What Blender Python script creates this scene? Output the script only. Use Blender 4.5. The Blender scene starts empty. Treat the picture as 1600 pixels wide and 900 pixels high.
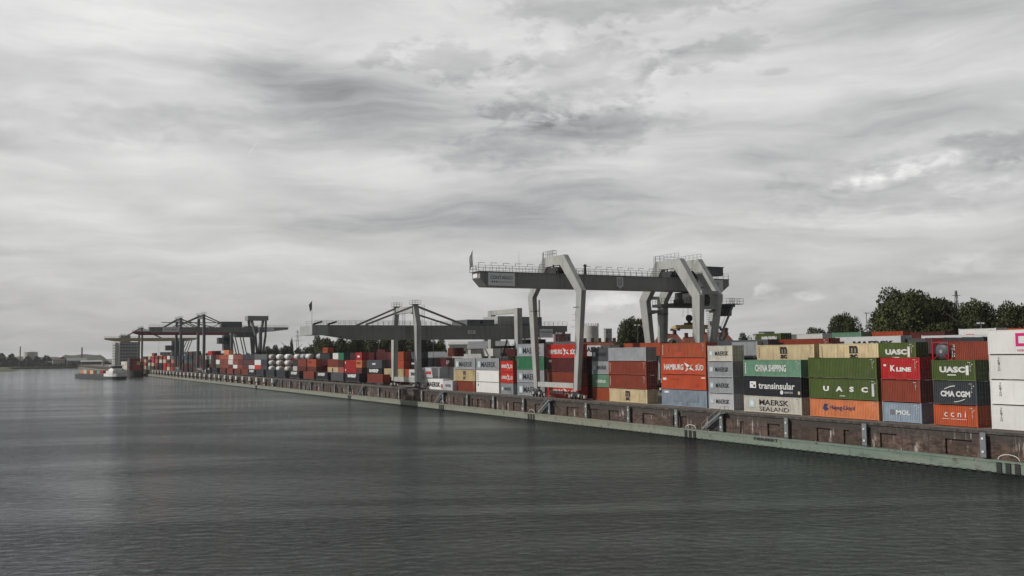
import bpy, math, random
from math import radians, sin, cos, tan, atan, sqrt, pi
from mathutils import Vector, Matrix
C = bpy.context.scene
col = C.collection
random.seed(7)
# ------------------------------------------------------------------ camera
FP = 1485.0; TH = radians(28.31); PI_ = atan(101.4/1485); RO = .012; CZ = 14.16
vf = Vector((sin(TH)*cos(PI_), cos(TH)*cos(PI_), sin(PI_)))
r0 = Vector((cos(TH), -sin(TH), 0)); u0 = r0.cross(vf)
vr = r0*cos(RO) - u0*sin(RO); vu = u0*cos(RO) + r0*sin(RO)
cam = bpy.data.cameras.new('camera'); camo = bpy.data.objects.new('camera', cam); col.objects.link(camo)
cam.lens = FP/1600*36; cam.sensor_width = 36; cam.clip_start = .5; cam.clip_end = 20000
M3 = Matrix((vr, vu, -vf)).transposed()
camo.matrix_world = Matrix.Translation((0, 0, CZ)) @ M3.to_4x4()
C.camera = camo
# ------------------------------------------------------------------ light
SUN = Vector((-.74, .26, .62)).normalized()          # direction towards the sun
EL = math.asin(SUN.z)
sl = bpy.data.lights.new('sun', 'SUN'); sl.energy = 3.0; sl.angle = radians(1.2); sl.color = (1, .955, .9)
so = bpy.data.objects.new('sun', sl); col.objects.link(so)
so.rotation_euler = SUN.to_track_quat('Z', 'Y').to_euler(); so.location = (0, 0, 200)
C.view_settings.view_transform = 'Standard'; C.view_settings.look = 'None'
C.view_settings.exposure = 0; C.view_settings.gamma = 1; C.view_settings.use_curve_mapping = False

class NT:
    """small node-tree writer"""
    def __init__(s, t): s.t = t; s.L = t.links
    def n(s, typ, **k):
        o = s.t.nodes.new(typ)
        for a, b in k.items():
            if a.startswith('i_'):
                o.inputs[int(a[2:]) if a[2:].isdigit() else a[2:]].default_value = b
            else: setattr(o, a, b)
        return o
    def l(s, a, b): s.L.new(a, b)
    def m(s, op, a, b=None, c=None, clamp=False):
        o = s.t.nodes.new('ShaderNodeMath'); o.operation = op; o.use_clamp = clamp
        for i, v in enumerate((a, b, c)):
            if v is None: continue
            if isinstance(v, (int, float)): o.inputs[i].default_value = v
            else: s.l(v, o.inputs[i])
        return o.outputs[0]
    def mix(s, f, a, b, mode='MIX'):
        o = s.t.nodes.new('ShaderNodeMix'); o.data_type = 'RGBA'; o.blend_type = mode
        for i, v in ((0, f), (6, a), (7, b)):
            if isinstance(v, (int, float)): o.inputs[i].default_value = v
            elif isinstance(v, (tuple, list)): o.inputs[i].default_value = (*v[:3], 1)
            else: s.l(v, o.inputs[i])
        return o.outputs[2]
    def ramp(s, f, a, b):
        o = s.t.nodes.new('ShaderNodeMapRange'); o.inputs[1].default_value = a; o.inputs[2].default_value = b
        o.interpolation_type = 'SMOOTHSTEP'; s.l(f, o.inputs[0]); return o.outputs[0]
    def noise(s, v, sc, det=4, rough=.55, dist=0):
        o = s.t.nodes.new('ShaderNodeTexNoise'); o.inputs['Scale'].default_value = sc; o.inputs['Detail'].default_value = det
        o.inputs['Roughness'].default_value = rough; o.inputs['Distortion'].default_value = dist
        if v is not None: s.l(v, o.inputs['Vector'])
        return o.outputs[0]
    def scale(s, v, x, y, z):
        o = s.t.nodes.new('ShaderNodeVectorMath'); o.operation = 'MULTIPLY'; s.l(v, o.inputs[0]); o.inputs[1].default_value = (x, y, z)
        return o.outputs[0]

# ------------------------------------------------------------------ sky: Nishita air with layered cloud, laid out by azimuth and elevation
W = bpy.data.worlds.new('World'); C.world = W; W.use_nodes = True
t = W.node_tree; t.nodes.clear(); k = NT(t)
BG = .1
sky = k.n('ShaderNodeTexSky', sky_type='NISHITA', sun_disc=False); sky.sun_elevation = EL
sky.sun_rotation = math.atan2(SUN.x, SUN.y); sky.dust_density = 3; sky.altitude = 100
tc = k.n('ShaderNodeTexCoord'); sp = k.n('ShaderNodeSeparateXYZ'); k.l(tc.outputs['Generated'], sp.inputs[0])
dx, dy, dz = sp.outputs
az = k.m('MULTIPLY', k.m('ARCTAN2', dx, dy), 180/pi)          # degrees, clockwise from the quay line
el = k.m('MULTIPLY', k.m('ARCSINE', dz), 180/pi)
cv = k.n('ShaderNodeCombineXYZ'); k.l(az, cv.inputs[0]); k.l(el, cv.inputs[1]); P = cv.outputs[0]
# domain warp
wz = k.n('ShaderNodeTexNoise'); k.l(k.scale(P, .09, .22, 1), wz.inputs['Vector']); wz.inputs['Scale'].default_value = 1; wz.inputs['Detail'].default_value = 3
wo = k.n('ShaderNodeVectorMath', operation='MULTIPLY_ADD'); k.l(wz.outputs['Color'], wo.inputs[0]); wo.inputs[1].default_value = (7, 3.2, 0); k.l(P, wo.inputs[2])
PW = wo.outputs[0]
wsub = k.n('ShaderNodeVectorMath', operation='SUBTRACT'); k.l(PW, wsub.inputs[0]); wsub.inputs[1].default_value = (3.5, 1.6, 0); PW = wsub.outputs[0]
soft = k.noise(k.scale(PW, .045, .19, 1), 1, 7, .52)
wisp = k.noise(k.scale(PW, .10, .75, 1), 1, 6, .6)
fine = k.noise(k.scale(P, .55, 1.0, 1), 1, 7, .62, .6)
puff = k.noise(k.scale(P, .42, .85, 1), 1, 8, .6, .3)
def azel(px, py):
    d = (vf + vr*(px-800)/FP + vu*(450-py)/FP).normalized()
    return math.degrees(math.atan2(d.x, d.y)), math.degrees(math.asin(d.z))
DEG = math.degrees(1/FP)
bright = k.m('MULTIPLY_ADD', soft, .84, .235)
bright = k.m('MULTIPLY_ADD', k.m('SUBTRACT', wisp, .5), .42, bright)
bright = k.m('MULTIPLY_ADD', k.m('SUBTRACT', fine, .5), .06, bright)
#   px, py, rx, ry, tilt(deg), change, edge softness, noise-in-edge, which coordinates
BL = [(120, 20, 420, 130, 0, .13, 1.0, .3, 0), (620, 40, 260, 60, 0, .07, 1.0, .4, 0), (380, 138, 400, 54, 0, -.14, 1.0, .5, 0), (170, 190, 190, 28, 4, -.12, .8, .7, 1), (640, 185, 270, 52, -16, -.18, .9, .5, 0),
      (180, 195, 80, 24, 0, -.09, .6, .9, 1), (430, 120, 120, 26, 0, -.06, .9, .5, 0),
      (860, 216, 180, 32, 8, -.22, .5, .7, 1), (945, 196, 80, 34, 5, -.09, .5, .8, 1), (910, 120, 120, 52, 8, -.17, .4, 1.1, 1), (1100, 86, 85, 22, 12, -.17, .35, 1.2, 1),
      (710, 98, 75, 28, -10, -.15, .35, 1.3, 1), (590, 88, 26, 13, 30, -.14, .35, 1.3, 1), (960, 8, 170, 28, 0, -.18, .4, 1.1, 1), (830, 170, 60, 25, 0, -.12, .35, 1.1, 1), (1210, 112, 26, 7, 0, -.13, .35, 1.1, 1),
      (220, 240, 150, 50, -18, .16, .9, .5, 0), (850, 165, 90, 16, 8, .10, .6, .9, 1), (1010, 150, 60, 20, 0, .06, .6, .9, 1), (300, 325, 50, 14, 0, .09, 1.0, .5, 0), (80, 330, 120, 14, 0, .06, 1.0, .5, 0), (560, 290, 200, 45, 0, .07, 1.0, .5, 0),
      (330, 50, 200, 55, 0, .07, 1.0, .4, 0), (1420, 90, 340, 90, 0, .11, 1.0, .4, 0), (1500, 10, 200, 40, 0, -.06, 1.0, .5, 0),
      (900, 262, 300, 26, 0, .06, 1.0, .5, 0), (1440, 170, 140, 34, 0, -.12, .9, .6, 0), (1150, 195, 90, 14, 0, -.08, .9, .6, 0),
      (1180, 250, 230, 14, 5, -.09, .8, .5, 0), (1050, 318, 360, 52, 0, -.13, 1.0, .6, 0), (1500, 360, 240, 40, 0, -.05, 1.0, .6, 0), (650, 345, 260, 16, 4, -.10, .9, .5, 0), (820, 300, 150, 22, 6, -.05, .9, .5, 0),
      (1440, 282, 170, 46, 6, -.13, .6, 1.0, 1), (1415, 262, 95, 13, 8, .34, .7, 1.2, 1), (1340, 292, 60, 11, 0, .15, .5, 1.1, 1), (1530, 290, 70, 12, 0, .13, .5, 1.1, 1), (1560, 230, 60, 26, 0, -.15, .5, 1.1, 1),
      (1508, 412, 52, 17, 0, .13, .4, 1.1, 1), (1290, 432, 95, 13, 0, -.05, .6, 1.0, 1), (1190, 452, 22, 13, 0, .20, .4, 1.1, 1), (1268, 464, 26, 9, 0, .14, .4, 1.1, 1), (960, 468, 68, 15, 5, .20, .5, 1.2, 1), (1350, 452, 30, 9, 0, .10, .5, 1.1, 1),
      (120, 500, 500, 70, 0, -.03, 1.0, .3, 0), (60, 455, 70, 14, 0, -.06, .8, .9, 1), (400, 395, 340, 18, 0, .05, 1.0, .5, 0), (1000, 390, 420, 26, 0, .07, 1.0, .6, 0)]
for (px, py, rx, ry, tl, ch, sf, nz, kind) in BL:
    a0, e0 = azel(px, py); ce = max(.3, cos(radians(e0)))
    A = k.m('MULTIPLY', k.m('SUBTRACT', az, a0), ce/(DEG)); E = k.m('MULTIPLY', k.m('SUBTRACT', el, e0), 1/DEG)
    c_, s_ = cos(radians(tl)), sin(radians(tl))
    U = k.m('ADD', k.m('MULTIPLY', A, c_/rx), k.m('MULTIPLY', E, s_/rx)); V = k.m('ADD', k.m('MULTIPLY', A, -s_/ry), k.m('MULTIPLY', E, c_/ry))
    rr = k.m('SQRT', k.m('ADD', k.m('MULTIPLY', U, U), k.m('MULTIPLY', V, V)))
    nn = k.m('SUBTRACT', puff if kind else wisp, .5)
    rr = k.m('MULTIPLY_ADD', nn, nz*2.2, rr)
    if kind: rr = k.m('MULTIPLY_ADD', k.m('SUBTRACT', fine, .5), nz*1.9, rr)
    mk = k.ramp(k.m('MULTIPLY', rr, -1), -1-sf*.55-.12, -1+sf*.85+.1)
    if kind: mk = k.m('MULTIPLY', mk, k.m('MULTIPLY_ADD', fine, 1.5, .25)) if ch < 0 else k.m('MULTIPLY', mk, k.m('MULTIPLY_ADD', k.ramp(puff, .34, .62), 1.15, .1))
    bright = k.m('MULTIPLY_ADD', mk, ch*(.85 if ch < 0 else 1.0), bright)
# contrail
a0, e0 = azel(395, 232); A = k.m('MULTIPLY', k.m('SUBTRACT', az, a0), 1/DEG); E = k.m('MULTIPLY', k.m('SUBTRACT', el, e0), 1/DEG)
U = k.m('ADD', k.m('MULTIPLY', A, .55/17), k.m('MULTIPLY', E, .83/17)); V = k.m('ADD', k.m('MULTIPLY', A, -.83/1.3), k.m('MULTIPLY', E, .55/1.3))
rr = k.m('ADD', k.m('MULTIPLY', U, U), k.m('MULTIPLY', V, V)); bright = k.m('MULTIPLY_ADD', k.ramp(k.m('MULTIPLY', rr, -1), -1.2, 0), .07, bright)
bright = k.m('MAXIMUM', bright, .20)
# darker towards the horizon
hz = k.ramp(k.m('ABSOLUTE', el), 15, 0)
bright = k.m('MULTIPLY', bright, k.m('MULTIPLY_ADD', hz, -.10, 1))
# unseen sky overhead and behind dimmed on purpose, so shaded sides go darker
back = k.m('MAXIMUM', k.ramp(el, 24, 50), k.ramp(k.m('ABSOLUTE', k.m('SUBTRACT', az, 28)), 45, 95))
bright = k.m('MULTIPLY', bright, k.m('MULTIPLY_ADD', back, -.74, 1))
cool = k.m('MULTIPLY', k.ramp(bright, .56, .36), 1.0)
tint = k.mix(cool, (1.0, .992, .978), (.975, .990, 1.0))
cl = k.mix(1.0, tint, (1, 1, 1), 'MULTIPLY')
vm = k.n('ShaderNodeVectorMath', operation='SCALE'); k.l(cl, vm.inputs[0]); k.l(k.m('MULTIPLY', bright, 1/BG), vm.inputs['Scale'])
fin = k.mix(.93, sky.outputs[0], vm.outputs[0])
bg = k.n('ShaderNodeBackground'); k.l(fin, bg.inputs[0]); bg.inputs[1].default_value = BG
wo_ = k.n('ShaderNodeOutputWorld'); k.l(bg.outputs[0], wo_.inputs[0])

# ------------------------------------------------------------------ placing helpers (distance along a line of sight, used to read positions off a survey of the quay)
def ray(px, py): return vf + vr*(px-800)/FP + vu*(450-py)/FP
def yAt(px, X, py=565): d = ray(px, py); return d.y*X/d.x
def xAt(px, Y, py=560): d = ray(px, py); return d.x*Y/d.y
def zAt(px, py, X): d = ray(px, py); return CZ + d.z*X/d.x
def far(px, D, py=555): d = ray(px, py); return d.x*D, d.y*D
def hAt(px, py, D): return CZ + ray(px, py).z*D
Q = 4.56

# ------------------------------------------------------------------ mesh helpers
class MB:
    def __init__(s): s.v = []; s.f = []; s.sm = set()
    def add(s, vs, fs, smooth=False):
        b = len(s.v); s.v += [tuple(v) for v in vs]
        for f in fs:
            if smooth: s.sm.add(len(s.f))
            s.f.append([b+i for i in f])
        return s
    def box(s, x0, x1, y0, y1, z0, z1):
        return s.add([(x0,y0,z0),(x1,y0,z0),(x1,y1,z0),(x0,y1,z0),(x0,y0,z1),(x1,y0,z1),(x1,y1,z1),(x0,y1,z1)],
                     [(0,3,2,1),(4,5,6,7),(0,1,5,4),(1,2,6,5),(2,3,7,6),(3,0,4,7)])
    def bar(s, p, q, w, h=None, up=(0,0,1)):
        h = h or w; p = Vector(p); q = Vector(q); d = (q-p).normalized(); u = Vector(up)
        if abs(d.dot(u)) > .98: u = Vector((0,1,0))
        a = d.cross(u).normalized(); b = a.cross(d).normalized(); vs = []
        for c in (p, q):
            for i, j in ((-1,-1),(1,-1),(1,1),(-1,1)): vs.append(c + a*i*w/2 + b*j*h/2)
        return s.add(vs, [(0,1,2,3),(7,6,5,4),(0,4,5,1),(1,5,6,2),(2,6,7,3),(3,7,4,0)])
    def cyl(s, p, q, r, r2=None, n=10, cap=True):
        r2 = r if r2 is None else r2; p = Vector(p); q = Vector(q); d = (q-p).normalized(); u = Vector((0,0,1)) if abs(d.z) < .95 else Vector((0,1,0))
        a = d.cross(u).normalized(); b = a.cross(d); vs = []
        for c, rr in ((p, r), (q, r2)):
            for i in range(n): an = 2*pi*i/n; vs.append(c + (a*cos(an)+b*sin(an))*rr)
        s.add(vs, [(i, (i+1) % n, n+(i+1) % n, n+i) for i in range(n)], True)
        if cap: s.add(vs, [tuple(range(n-1,-1,-1)), tuple(range(n, 2*n))])
        return s
    def poly(s, pts, ext):      # convex or simple outline extruded by vector ext
        n = len(pts); e = Vector(ext); a = [Vector(p) for p in pts]; b = [p+e for p in a]
        return s.add(a+b, [tuple(range(n-1,-1,-1)), tuple(range(n, 2*n))] + [(i, (i+1) % n, n+(i+1) % n, n+i) for i in range(n)])
    def mesh(s, name):
        me = bpy.data.meshes.new(name); me.from_pydata(s.v, [], s.f)
        for i in s.sm: me.polygons[i].use_smooth = True
        me.validate(); me.update(); return me
    def build(s, name, mat, parent=None, local=False):
        """vertices in world coordinates unless local"""
        off = Vector(parent.location) if (parent and not local) else Vector((0,0,0))
        p = parent
        while p is not None and p.parent is not None and not local: p = p.parent; off += Vector(p.location)
        if off.length and not local: s.v = [(x-off.x, y-off.y, z-off.z) for x, y, z in s.v]
        me = s.mesh(name); me.materials.append(mat)
        o = bpy.data.objects.new(name, me); col.objects.link(o)
        if parent: o.parent = parent
        return o
def inst(name, me, mat, parent, loc=(0,0,0), rot=None, sc=None):
    o = bpy.data.objects.new(name, me); col.objects.link(o); o.parent = parent; o.location = loc
    if rot is not None: o.rotation_euler = rot
    if sc: o.scale = sc
    if mat:
        if not me.materials: me.materials.append(mat)
        o.material_slots[0].link = 'OBJECT'; o.material_slots[0].material = mat
    return o
used_labels = {}
def tag(o, label, cat, group=None):
    n = len(label.split())
    assert label not in used_labels, 'duplicate label: '+label
    used_labels[label] = group or label
    o['label'] = label; o['category'] = cat
    if group: o['group'] = group
    return o
def empty(name, loc, label, cat, group=None, rz=0):
    o = bpy.data.objects.new(name, None); col.objects.link(o); o.location = loc; o.rotation_euler = (0,0,rz)
    o.empty_display_size = .5
    return tag(o, label, cat, group)
def struct(o, kind='structure'): o['kind'] = kind; return o

# ------------------------------------------------------------------ materials
MC = {}
def s2l(r, g, b):
    return tuple(((c/255)/12.92 if c <= 10 else (((c/255)+.055)/1.055)**2.4) for c in (r, g, b))
def paint(name, rgb, rough=.5, dirt=.5, rust=.3, metal=0, streak=.3, scale=1.0):
    if name in MC: return MC[name]
    m = bpy.data.materials.new(name); m.use_nodes = True; t = m.node_tree; b = t.nodes['Principled BSDF']; k = NT(t)
    tc = k.n('ShaderNodeTexCoord').outputs['Object']; oi = k.n('ShaderNodeObjectInfo')
    sh = k.n('ShaderNodeVectorMath', operation='ADD'); cx = k.n('ShaderNodeCombineXYZ'); rn = k.m('MULTIPLY', oi.outputs['Random'], 57.3)
    k.l(rn, cx.inputs[0]); k.l(rn, cx.inputs[1]); k.l(rn, cx.inputs[2]); k.l(tc, sh.inputs[0]); k.l(cx.outputs[0], sh.inputs[1]); v = sh.outputs[0]
    n1 = k.noise(v, .5*scale, 5, .6); n2 = k.noise(k.scale(v, 2.2*scale, 2.2*scale, .16*scale), 1, 4, .6); n3 = k.noise(v, 2.3*scale, 6, .7)
    c = k.mix(k.m('MULTIPLY', k.ramp(n1, .38, .64), dirt), rgb, tuple(x*.62+.012 for x in rgb))
    c = k.mix(k.m('MULTIPLY', k.ramp(k.noise(v, .9*scale, 4, .7), .48, .66), dirt*.5), c, tuple(x*.72+.075 if max(rgb) > .05 else x+.02 for x in rgb))
    c = k.mix(k.m('MULTIPLY', k.ramp(n2, .50, .68), streak), c, (.012+rgb[0]*.36, .010+rgb[1]*.33, .008+rgb[2]*.30))
    if rust: c = k.mix(k.m('MULTIPLY', k.ramp(n3, .62, .70), rust*1.8, clamp=True), c, (.10, .035, .014))
    va = k.m('MULTIPLY_ADD', k.m('SUBTRACT', oi.outputs['Random'], .5), .22, 1)
    hs = k.n('ShaderNodeHueSaturation'); k.l(c, hs.inputs['Color']); k.l(va, hs.inputs['Value'])
    k.l(hs.outputs[0], b.inputs['Base Color']); b.inputs['Roughness'].default_value = rough; b.inputs['Metallic'].default_value = metal
    b.inputs['Specular IOR Level'].default_value = .35
    MC[name] = m; return m
CA = .98
def cpaint(name, r, g, b, **kw): return paint('paint_'+name, tuple(min(.85, x/CA) for x in s2l(r, g, b)), **kw)
COL = dict(orange=(178,78,42), redorange=(190,78,42), rustorange=(165,78,46), rust=(138,60,38), brown=(112,50,35), maroon=(88,30,30), red=(180,30,32), hsred=(198,44,28), cream=(214,196,158), yellowcream=(205,186,140),
           olive=(74,92,38), seagreen=(108,150,124), emerald=(48,128,88), navy=(34,38,46), charcoal=(56,60,66), slate=(84,88,94), grey=(160,164,168), pale=(196,198,200), white=(214,214,211),
           bluegrey=(142,156,170), peach=(215,132,86), burnt=(188,86,44), teal=(36,82,84), magenta=(190,30,90), dirtywhite=(205,202,190), salmon=(190,110,95), darkgreen=(30,56,42))
SAY = dict(rustorange='brown orange', orange='orange', redorange='bright orange', rust='rust red', brown='brown', maroon='dark maroon', red='bright red', hsred='vivid red', cream='cream', yellowcream='beige', olive='olive green',
           seagreen='sea green', emerald='emerald green', navy='dark navy', charcoal='charcoal', slate='slate grey', grey='mid grey', pale='pale grey', white='white', bluegrey='blue grey', peach='peach orange', burnt='burnt orange',
           teal='dark teal', magenta='magenta', dirtywhite='dirty white', salmon='salmon pink', darkgreen='dark green')
def cm(c):
    return cpaint(c, *COL[c], rust=(0 if c == 'white' else .9 if c in ('dirtywhite',) else .35 if c in ('cream','yellowcream','grey','orange','peach','burnt','rust') else .15), streak=.35 if c not in ('white', 'pale') else .10, dirt=.5 if c not in ('white', 'pale') else .15)
WH = paint('lettering_white', (.70,.70,.68), rust=.1, dirt=.3, streak=.2); BK = paint('lettering_black', (.02,.02,.022), rust=0, dirt=0, streak=0)
SKB = paint('lettering_pale_blue', (.40,.53,.57), rust=0, dirt=.1, streak=0); MAG = paint('lettering_magenta', (.55,.01,.16), rust=0, dirt=0, streak=0)
NVB = paint('lettering_navy', (.02,.045,.12), rust=0, dirt=0, streak=0); RDL = paint('lettering_red', (.5,.03,.03), rust=0, dirt=0, streak=0)
GRD = paint('lettering_grey', (.16,.165,.17), rust=0, dirt=0, streak=0); PATCH = paint('patch_grey', (.20,.24,.29), rust=.1)
PR = paint('patch_red', (.42,.05,.02), rust=0)
STEEL = paint('galvanised_steel', (.19,.21,.22), rough=.5, rust=.4, streak=.3)
DARK = paint('dark_steel', (.035,.036,.037), rough=.6, rust=.2)
CRANE = paint('crane_grey_paint', (.40,.415,.395), rust=.18, dirt=.4, streak=.5, scale=.5)
CRANE_G = paint('crane_girder_paint', (.285,.29,.27), rust=.1, dirt=.3, streak=.45, scale=.5)
CRANE_D = paint('crane_dark_paint', (.14,.15,.155), rust=.1)
CRANE_R = paint('crane_red_paint', (.22,.035,.035), rust=.2); CRANE_Y = paint('crane_tan_paint', (.42,.34,.18), rust=.2); YEL = paint('spreader_yellow', (.62,.47,.20), rust=.3)
SIGN = paint('sign_panel_white', (.50,.51,.53), rust=0, streak=.1); SIGNP = paint('sign_face_white', (.82,.83,.85), rust=0, streak=.05, dirt=.1); GLASS = paint('cab_glass', (.03,.035,.04), rough=.12, rust=0, streak=0, dirt=0)
CONC = paint('concrete', (.26,.25,.23), rough=.9, rust=0, dirt=.5, streak=.4)

# ------------------------------------------------------------------ lettering
TX = {}
def text_mesh(s, bold=.0):
    key = (s, bold)
    if key in TX: return TX[key]
    cu = bpy.data.curves.new('t', 'FONT'); cu.body = s; cu.size = 1; cu.offset = bold; cu.extrude = .004; cu.resolution_u = 2
    cu.align_x = 'CENTER'; cu.space_line = .85
    o = bpy.data.objects.new('t', cu); col.objects.link(o)
    dg = bpy.context.evaluated_depsgraph_get(); dg.update(); me = bpy.data.meshes.new_from_object(o.evaluated_get(dg))
    bpy.data.objects.remove(o); me.name = 'lettering'
    xs = [v.co.x for v in me.vertices]; ys = [v.co.y for v in me.vertices]
    cx, cy, w, h = (min(xs)+max(xs))/2, (min(ys)+max(ys))/2, max(xs)-min(xs), max(ys)-min(ys)
    for v in me.vertices: v.co.x = (v.co.x-cx)/w; v.co.y = (v.co.y-cy)/h
    me.materials.clear(); TX[key] = me; return me
RW = Matrix(((0,0,-1),(-1,0,0),(0,1,0)))          # facing the water (-X): text x -> -Y
RS = Matrix(((1,0,0),(0,0,-1),(0,1,0)))           # facing -Y: text x -> +X
def letter(parent, s, loc, w, h, mat, R=RW, bold=.0, name='lettering'):
    o = inst(name, text_mesh(s, bold), mat, parent, loc, R.to_euler(), (w, h, 1)); return o
def plate(parent, name, polys, mat, x=-.012):
    """flat marks on the water side; polys given as (u,v) lists in metres, u to the right from the far end; needs length L in parent"""
    L = parent['_L']; mb = MB()
    for p in polys: mb.poly([(x, L-u, v) for u, v in p], (-.004, 0, 0))
    return mb.build(name, mat, parent, local=True)
def rect(u0, u1, v0, v1): return [(u0,v0),(u1,v0),(u1,v1),(u0,v1)]
def star(cu, cv, R, r, n=7):
    return [(cu+(R if i % 2 == 0 else r)*sin(pi*i/n), cv+(R if i % 2 == 0 else r)*cos(pi*i/n)) for i in range(2*n)]

# ------------------------------------------------------------------ containers
CMH = {}
def cont_meshes(L, H, d=.052):
    key = (L, H, d)
    if key in CMH: return CMH[key]
    Wd = 2.44; mb = MB(); n = round(L/.28); p = (L-.3)/n
    for side in (0, 1):
        X0 = 0 if side == 0 else Wd; sg = 1 if side == 0 else -1; prof = []
        y = .15
        for i in range(n):
            prof += [(y, .012), (y+p*.32, .012), (y+p*.5, .012+d), (y+p*.82, .012+d)]; y += p
        prof.append((L-.15, .012))
        vs = []
        for (yy, dd) in prof: vs += [(X0+sg*dd, yy, .14), (X0+sg*dd, yy, H-.1)]
        m_ = len(prof)
        mb.add(vs, [((2*i, 2*i+1, 2*i+3, 2*i+2) if side == 0 else (2*i+2, 2*i+3, 2*i+1, 2*i)) for i in range(m_-1)])
    # roof with low ribs, floor, far end
    prof = []; y = .12; nr = n//2; pr = (L-.24)/nr
    for i in range(nr): prof += [(y, H-.065), (y+pr*.35, H-.065), (y+pr*.5, H-.085), (y+pr*.85, H-.085)]; y += pr
    prof.append((L-.12, H-.065)); vs = []
    for yy, zz in prof: vs += [(.05, yy, zz), (Wd-.05, yy, zz)]
    mb.add(vs, [(2*i, 2*i+1, 2*i+3, 2*i+2) for i in range(len(prof)-1)])
    mb.box(.05, Wd-.05, L-.06, L-.03, .14, H-.1); mb.box(.05, Wd-.05, .1, L-.08, .1, .16)
    walls = mb.mesh('side_walls')
    f = MB(); e = .16
    for x0 in (0, Wd-e):
        for y0 in (0, L-e): f.box(x0, x0+e, y0, y0+e, .115, H-.115)
        f.box(x0, x0+.09 if x0 == 0 else Wd, e+.002, L-e-.002, .07, .18); f.box(x0, x0+.09 if x0 == 0 else Wd, e+.002, L-e-.002, H-.12, H-.055)
    for y0 in (0, L-.1):
        f.box(e+.002, Wd-e-.002, y0+.004, y0+.1, .02, .15); f.box(e+.002, Wd-e-.002, y0+.004, y0+.1, H-.12, H-.012)
    for x0 in (-.003, Wd-.175):
        for y0 in (-.003, L-.175):
            for z0 in (0, H-.118): f.box(x0, x0+.178, y0, y0+.178, z0, z0+.118)
    frame = f.mesh('frame')
    dr = MB(); w2 = (Wd-2*e)/2-.01
    dr.box(0, w2, 0, .05, .16, H-.13)
    for zz in (.35, .35+(H-.7)/2, H-.42): dr.box(.06, w2-.06, -.012, .0, zz-.05, zz+.05)
    door = dr.mesh('door'); lb = MB().cyl((0,0,.14), (0,0,H-.12), .02, n=6)
    for zz in (.3, .9, 1.6, H-.4): lb.box(-.05, .05, -.03, .02, zz-.04, zz+.04)
    lb.box(-.02, .32, -.05, -.025, 1.0, 1.04); bar = lb.mesh('locking_bar')
    whole = MB(); whole.box(0, Wd, 0, L, 0, H)
    simple = MB()
    simple.box(0, Wd, .06, L-.04, .1, H-.04)
    for x0 in (-.01, Wd-.14):
        for y0 in (-.01, L-.14): simple.box(x0, x0+.15, y0, y0+.15, 0, H)
    for i in range(1, int(L/1.1)): simple.box(-.03, 0, i*1.1-.18, i*1.1+.18, .15, H-.12)
    sm_ = simple.mesh('shipping_container')
    CMH[key] = (walls, frame, door, bar, sm_); return CMH[key]
LOCK = paint('locking_bar_zinc', (.28,.29,.30), rust=.3)
LEN = {20: 6.06, 40: 12.19, 45: 13.72}
cont_objs = []
def container(loc, size, H, c, label, detail=2, marks=None, group='shipping containers in the port', rz=0, cat='shipping container', doorcol=None):
    L = LEN[size]; wl, fr, dr, br, sm_ = cont_meshes(L, H, .008 if c in ('white', 'pale') and size == 40 else .052); m = cm(c)
    if detail == 0:
        o = inst('shipping_container', sm_, m, None, loc, (0,0,rz)); tag(o, label, cat, group); cont_objs.append(o); o['_L'] = L; o['_H'] = H
        if marks: marks(o)
        return o
    r = empty('shipping_container', loc, label, cat, group, rz); r['_L'] = L; r['_H'] = H; cont_objs.append(r)
    inst('side_walls', wl, m, r); inst('frame', fr, m, r)
    md = cm(doorcol) if doorcol else m
    for i in (0, 1):
        d = inst('door', dr, md, r, (.165+i*1.06, .03, 0))
        if detail >= 2:
            for j in (0, 1): inst('locking_bar', br, LOCK, d, (.28+j*.48, -.05, 0))
    if marks: marks(r)
    return r
def T(s, u, v, w, h, mat=None, bold=.02):
    mat = mat or WH
    def f(o): letter(o, s, (-.014, o['_L']-u, v), w, h, mat, RW, bold)
    return f
def codes(mat=None, left=False):
    mat = mat or WH
    def f(o):
        L, H = o['_L'], o['_H']; rs = []
        q = int(o.location.y*7+o.location.z*3) % 3
        for i in range(5+q):
            rs.append(rect(L-.75, L-.68+.04*(i % 3), H-.50-i*.17, H-.44-i*.17))
        rs += [rect(L-1.05, L-.62, H-.32, H-.27)] + ([rect(L-.5, L-.36, H-.6, H-.5)] if q else [])
        if left:
            for i in range(8): rs.append(rect(.42, .58, H-.5-i*.22, H-.38-i*.22))
        plate(o, 'marking', rs, mat)
    return f
def P_(name, polys, mat):
    return lambda o: plate(o, name, polys(o) if callable(polys) else polys, mat)
def both(*fs):
    def f(o):
        for g in fs: g(o)
    return f
def maersk(s=40, pal=True):
    L = LEN[s]
    if s == 20: a = (.85, 1.3, .30, 3.25, 3.7, .72)
    else: a = (1.6, 1.35, .55, 6.5, 8.8, 1.3)
    cu, cv, R, tu, tw, th = a
    def f(o):
        plate(o, 'emblem', [rect(cu-R*1.35, cu+R*1.35, cv-R*1.35, cv+R*1.35)], SKB)
        plate(o, 'emblem', [star(cu, cv, R*1.15, R*.4)], WH, -.018)
        letter(o, 'MAERSK', (-.014, L-tu-.2, cv), tw*.88, th, BK, RW, .012)
    return f
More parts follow.
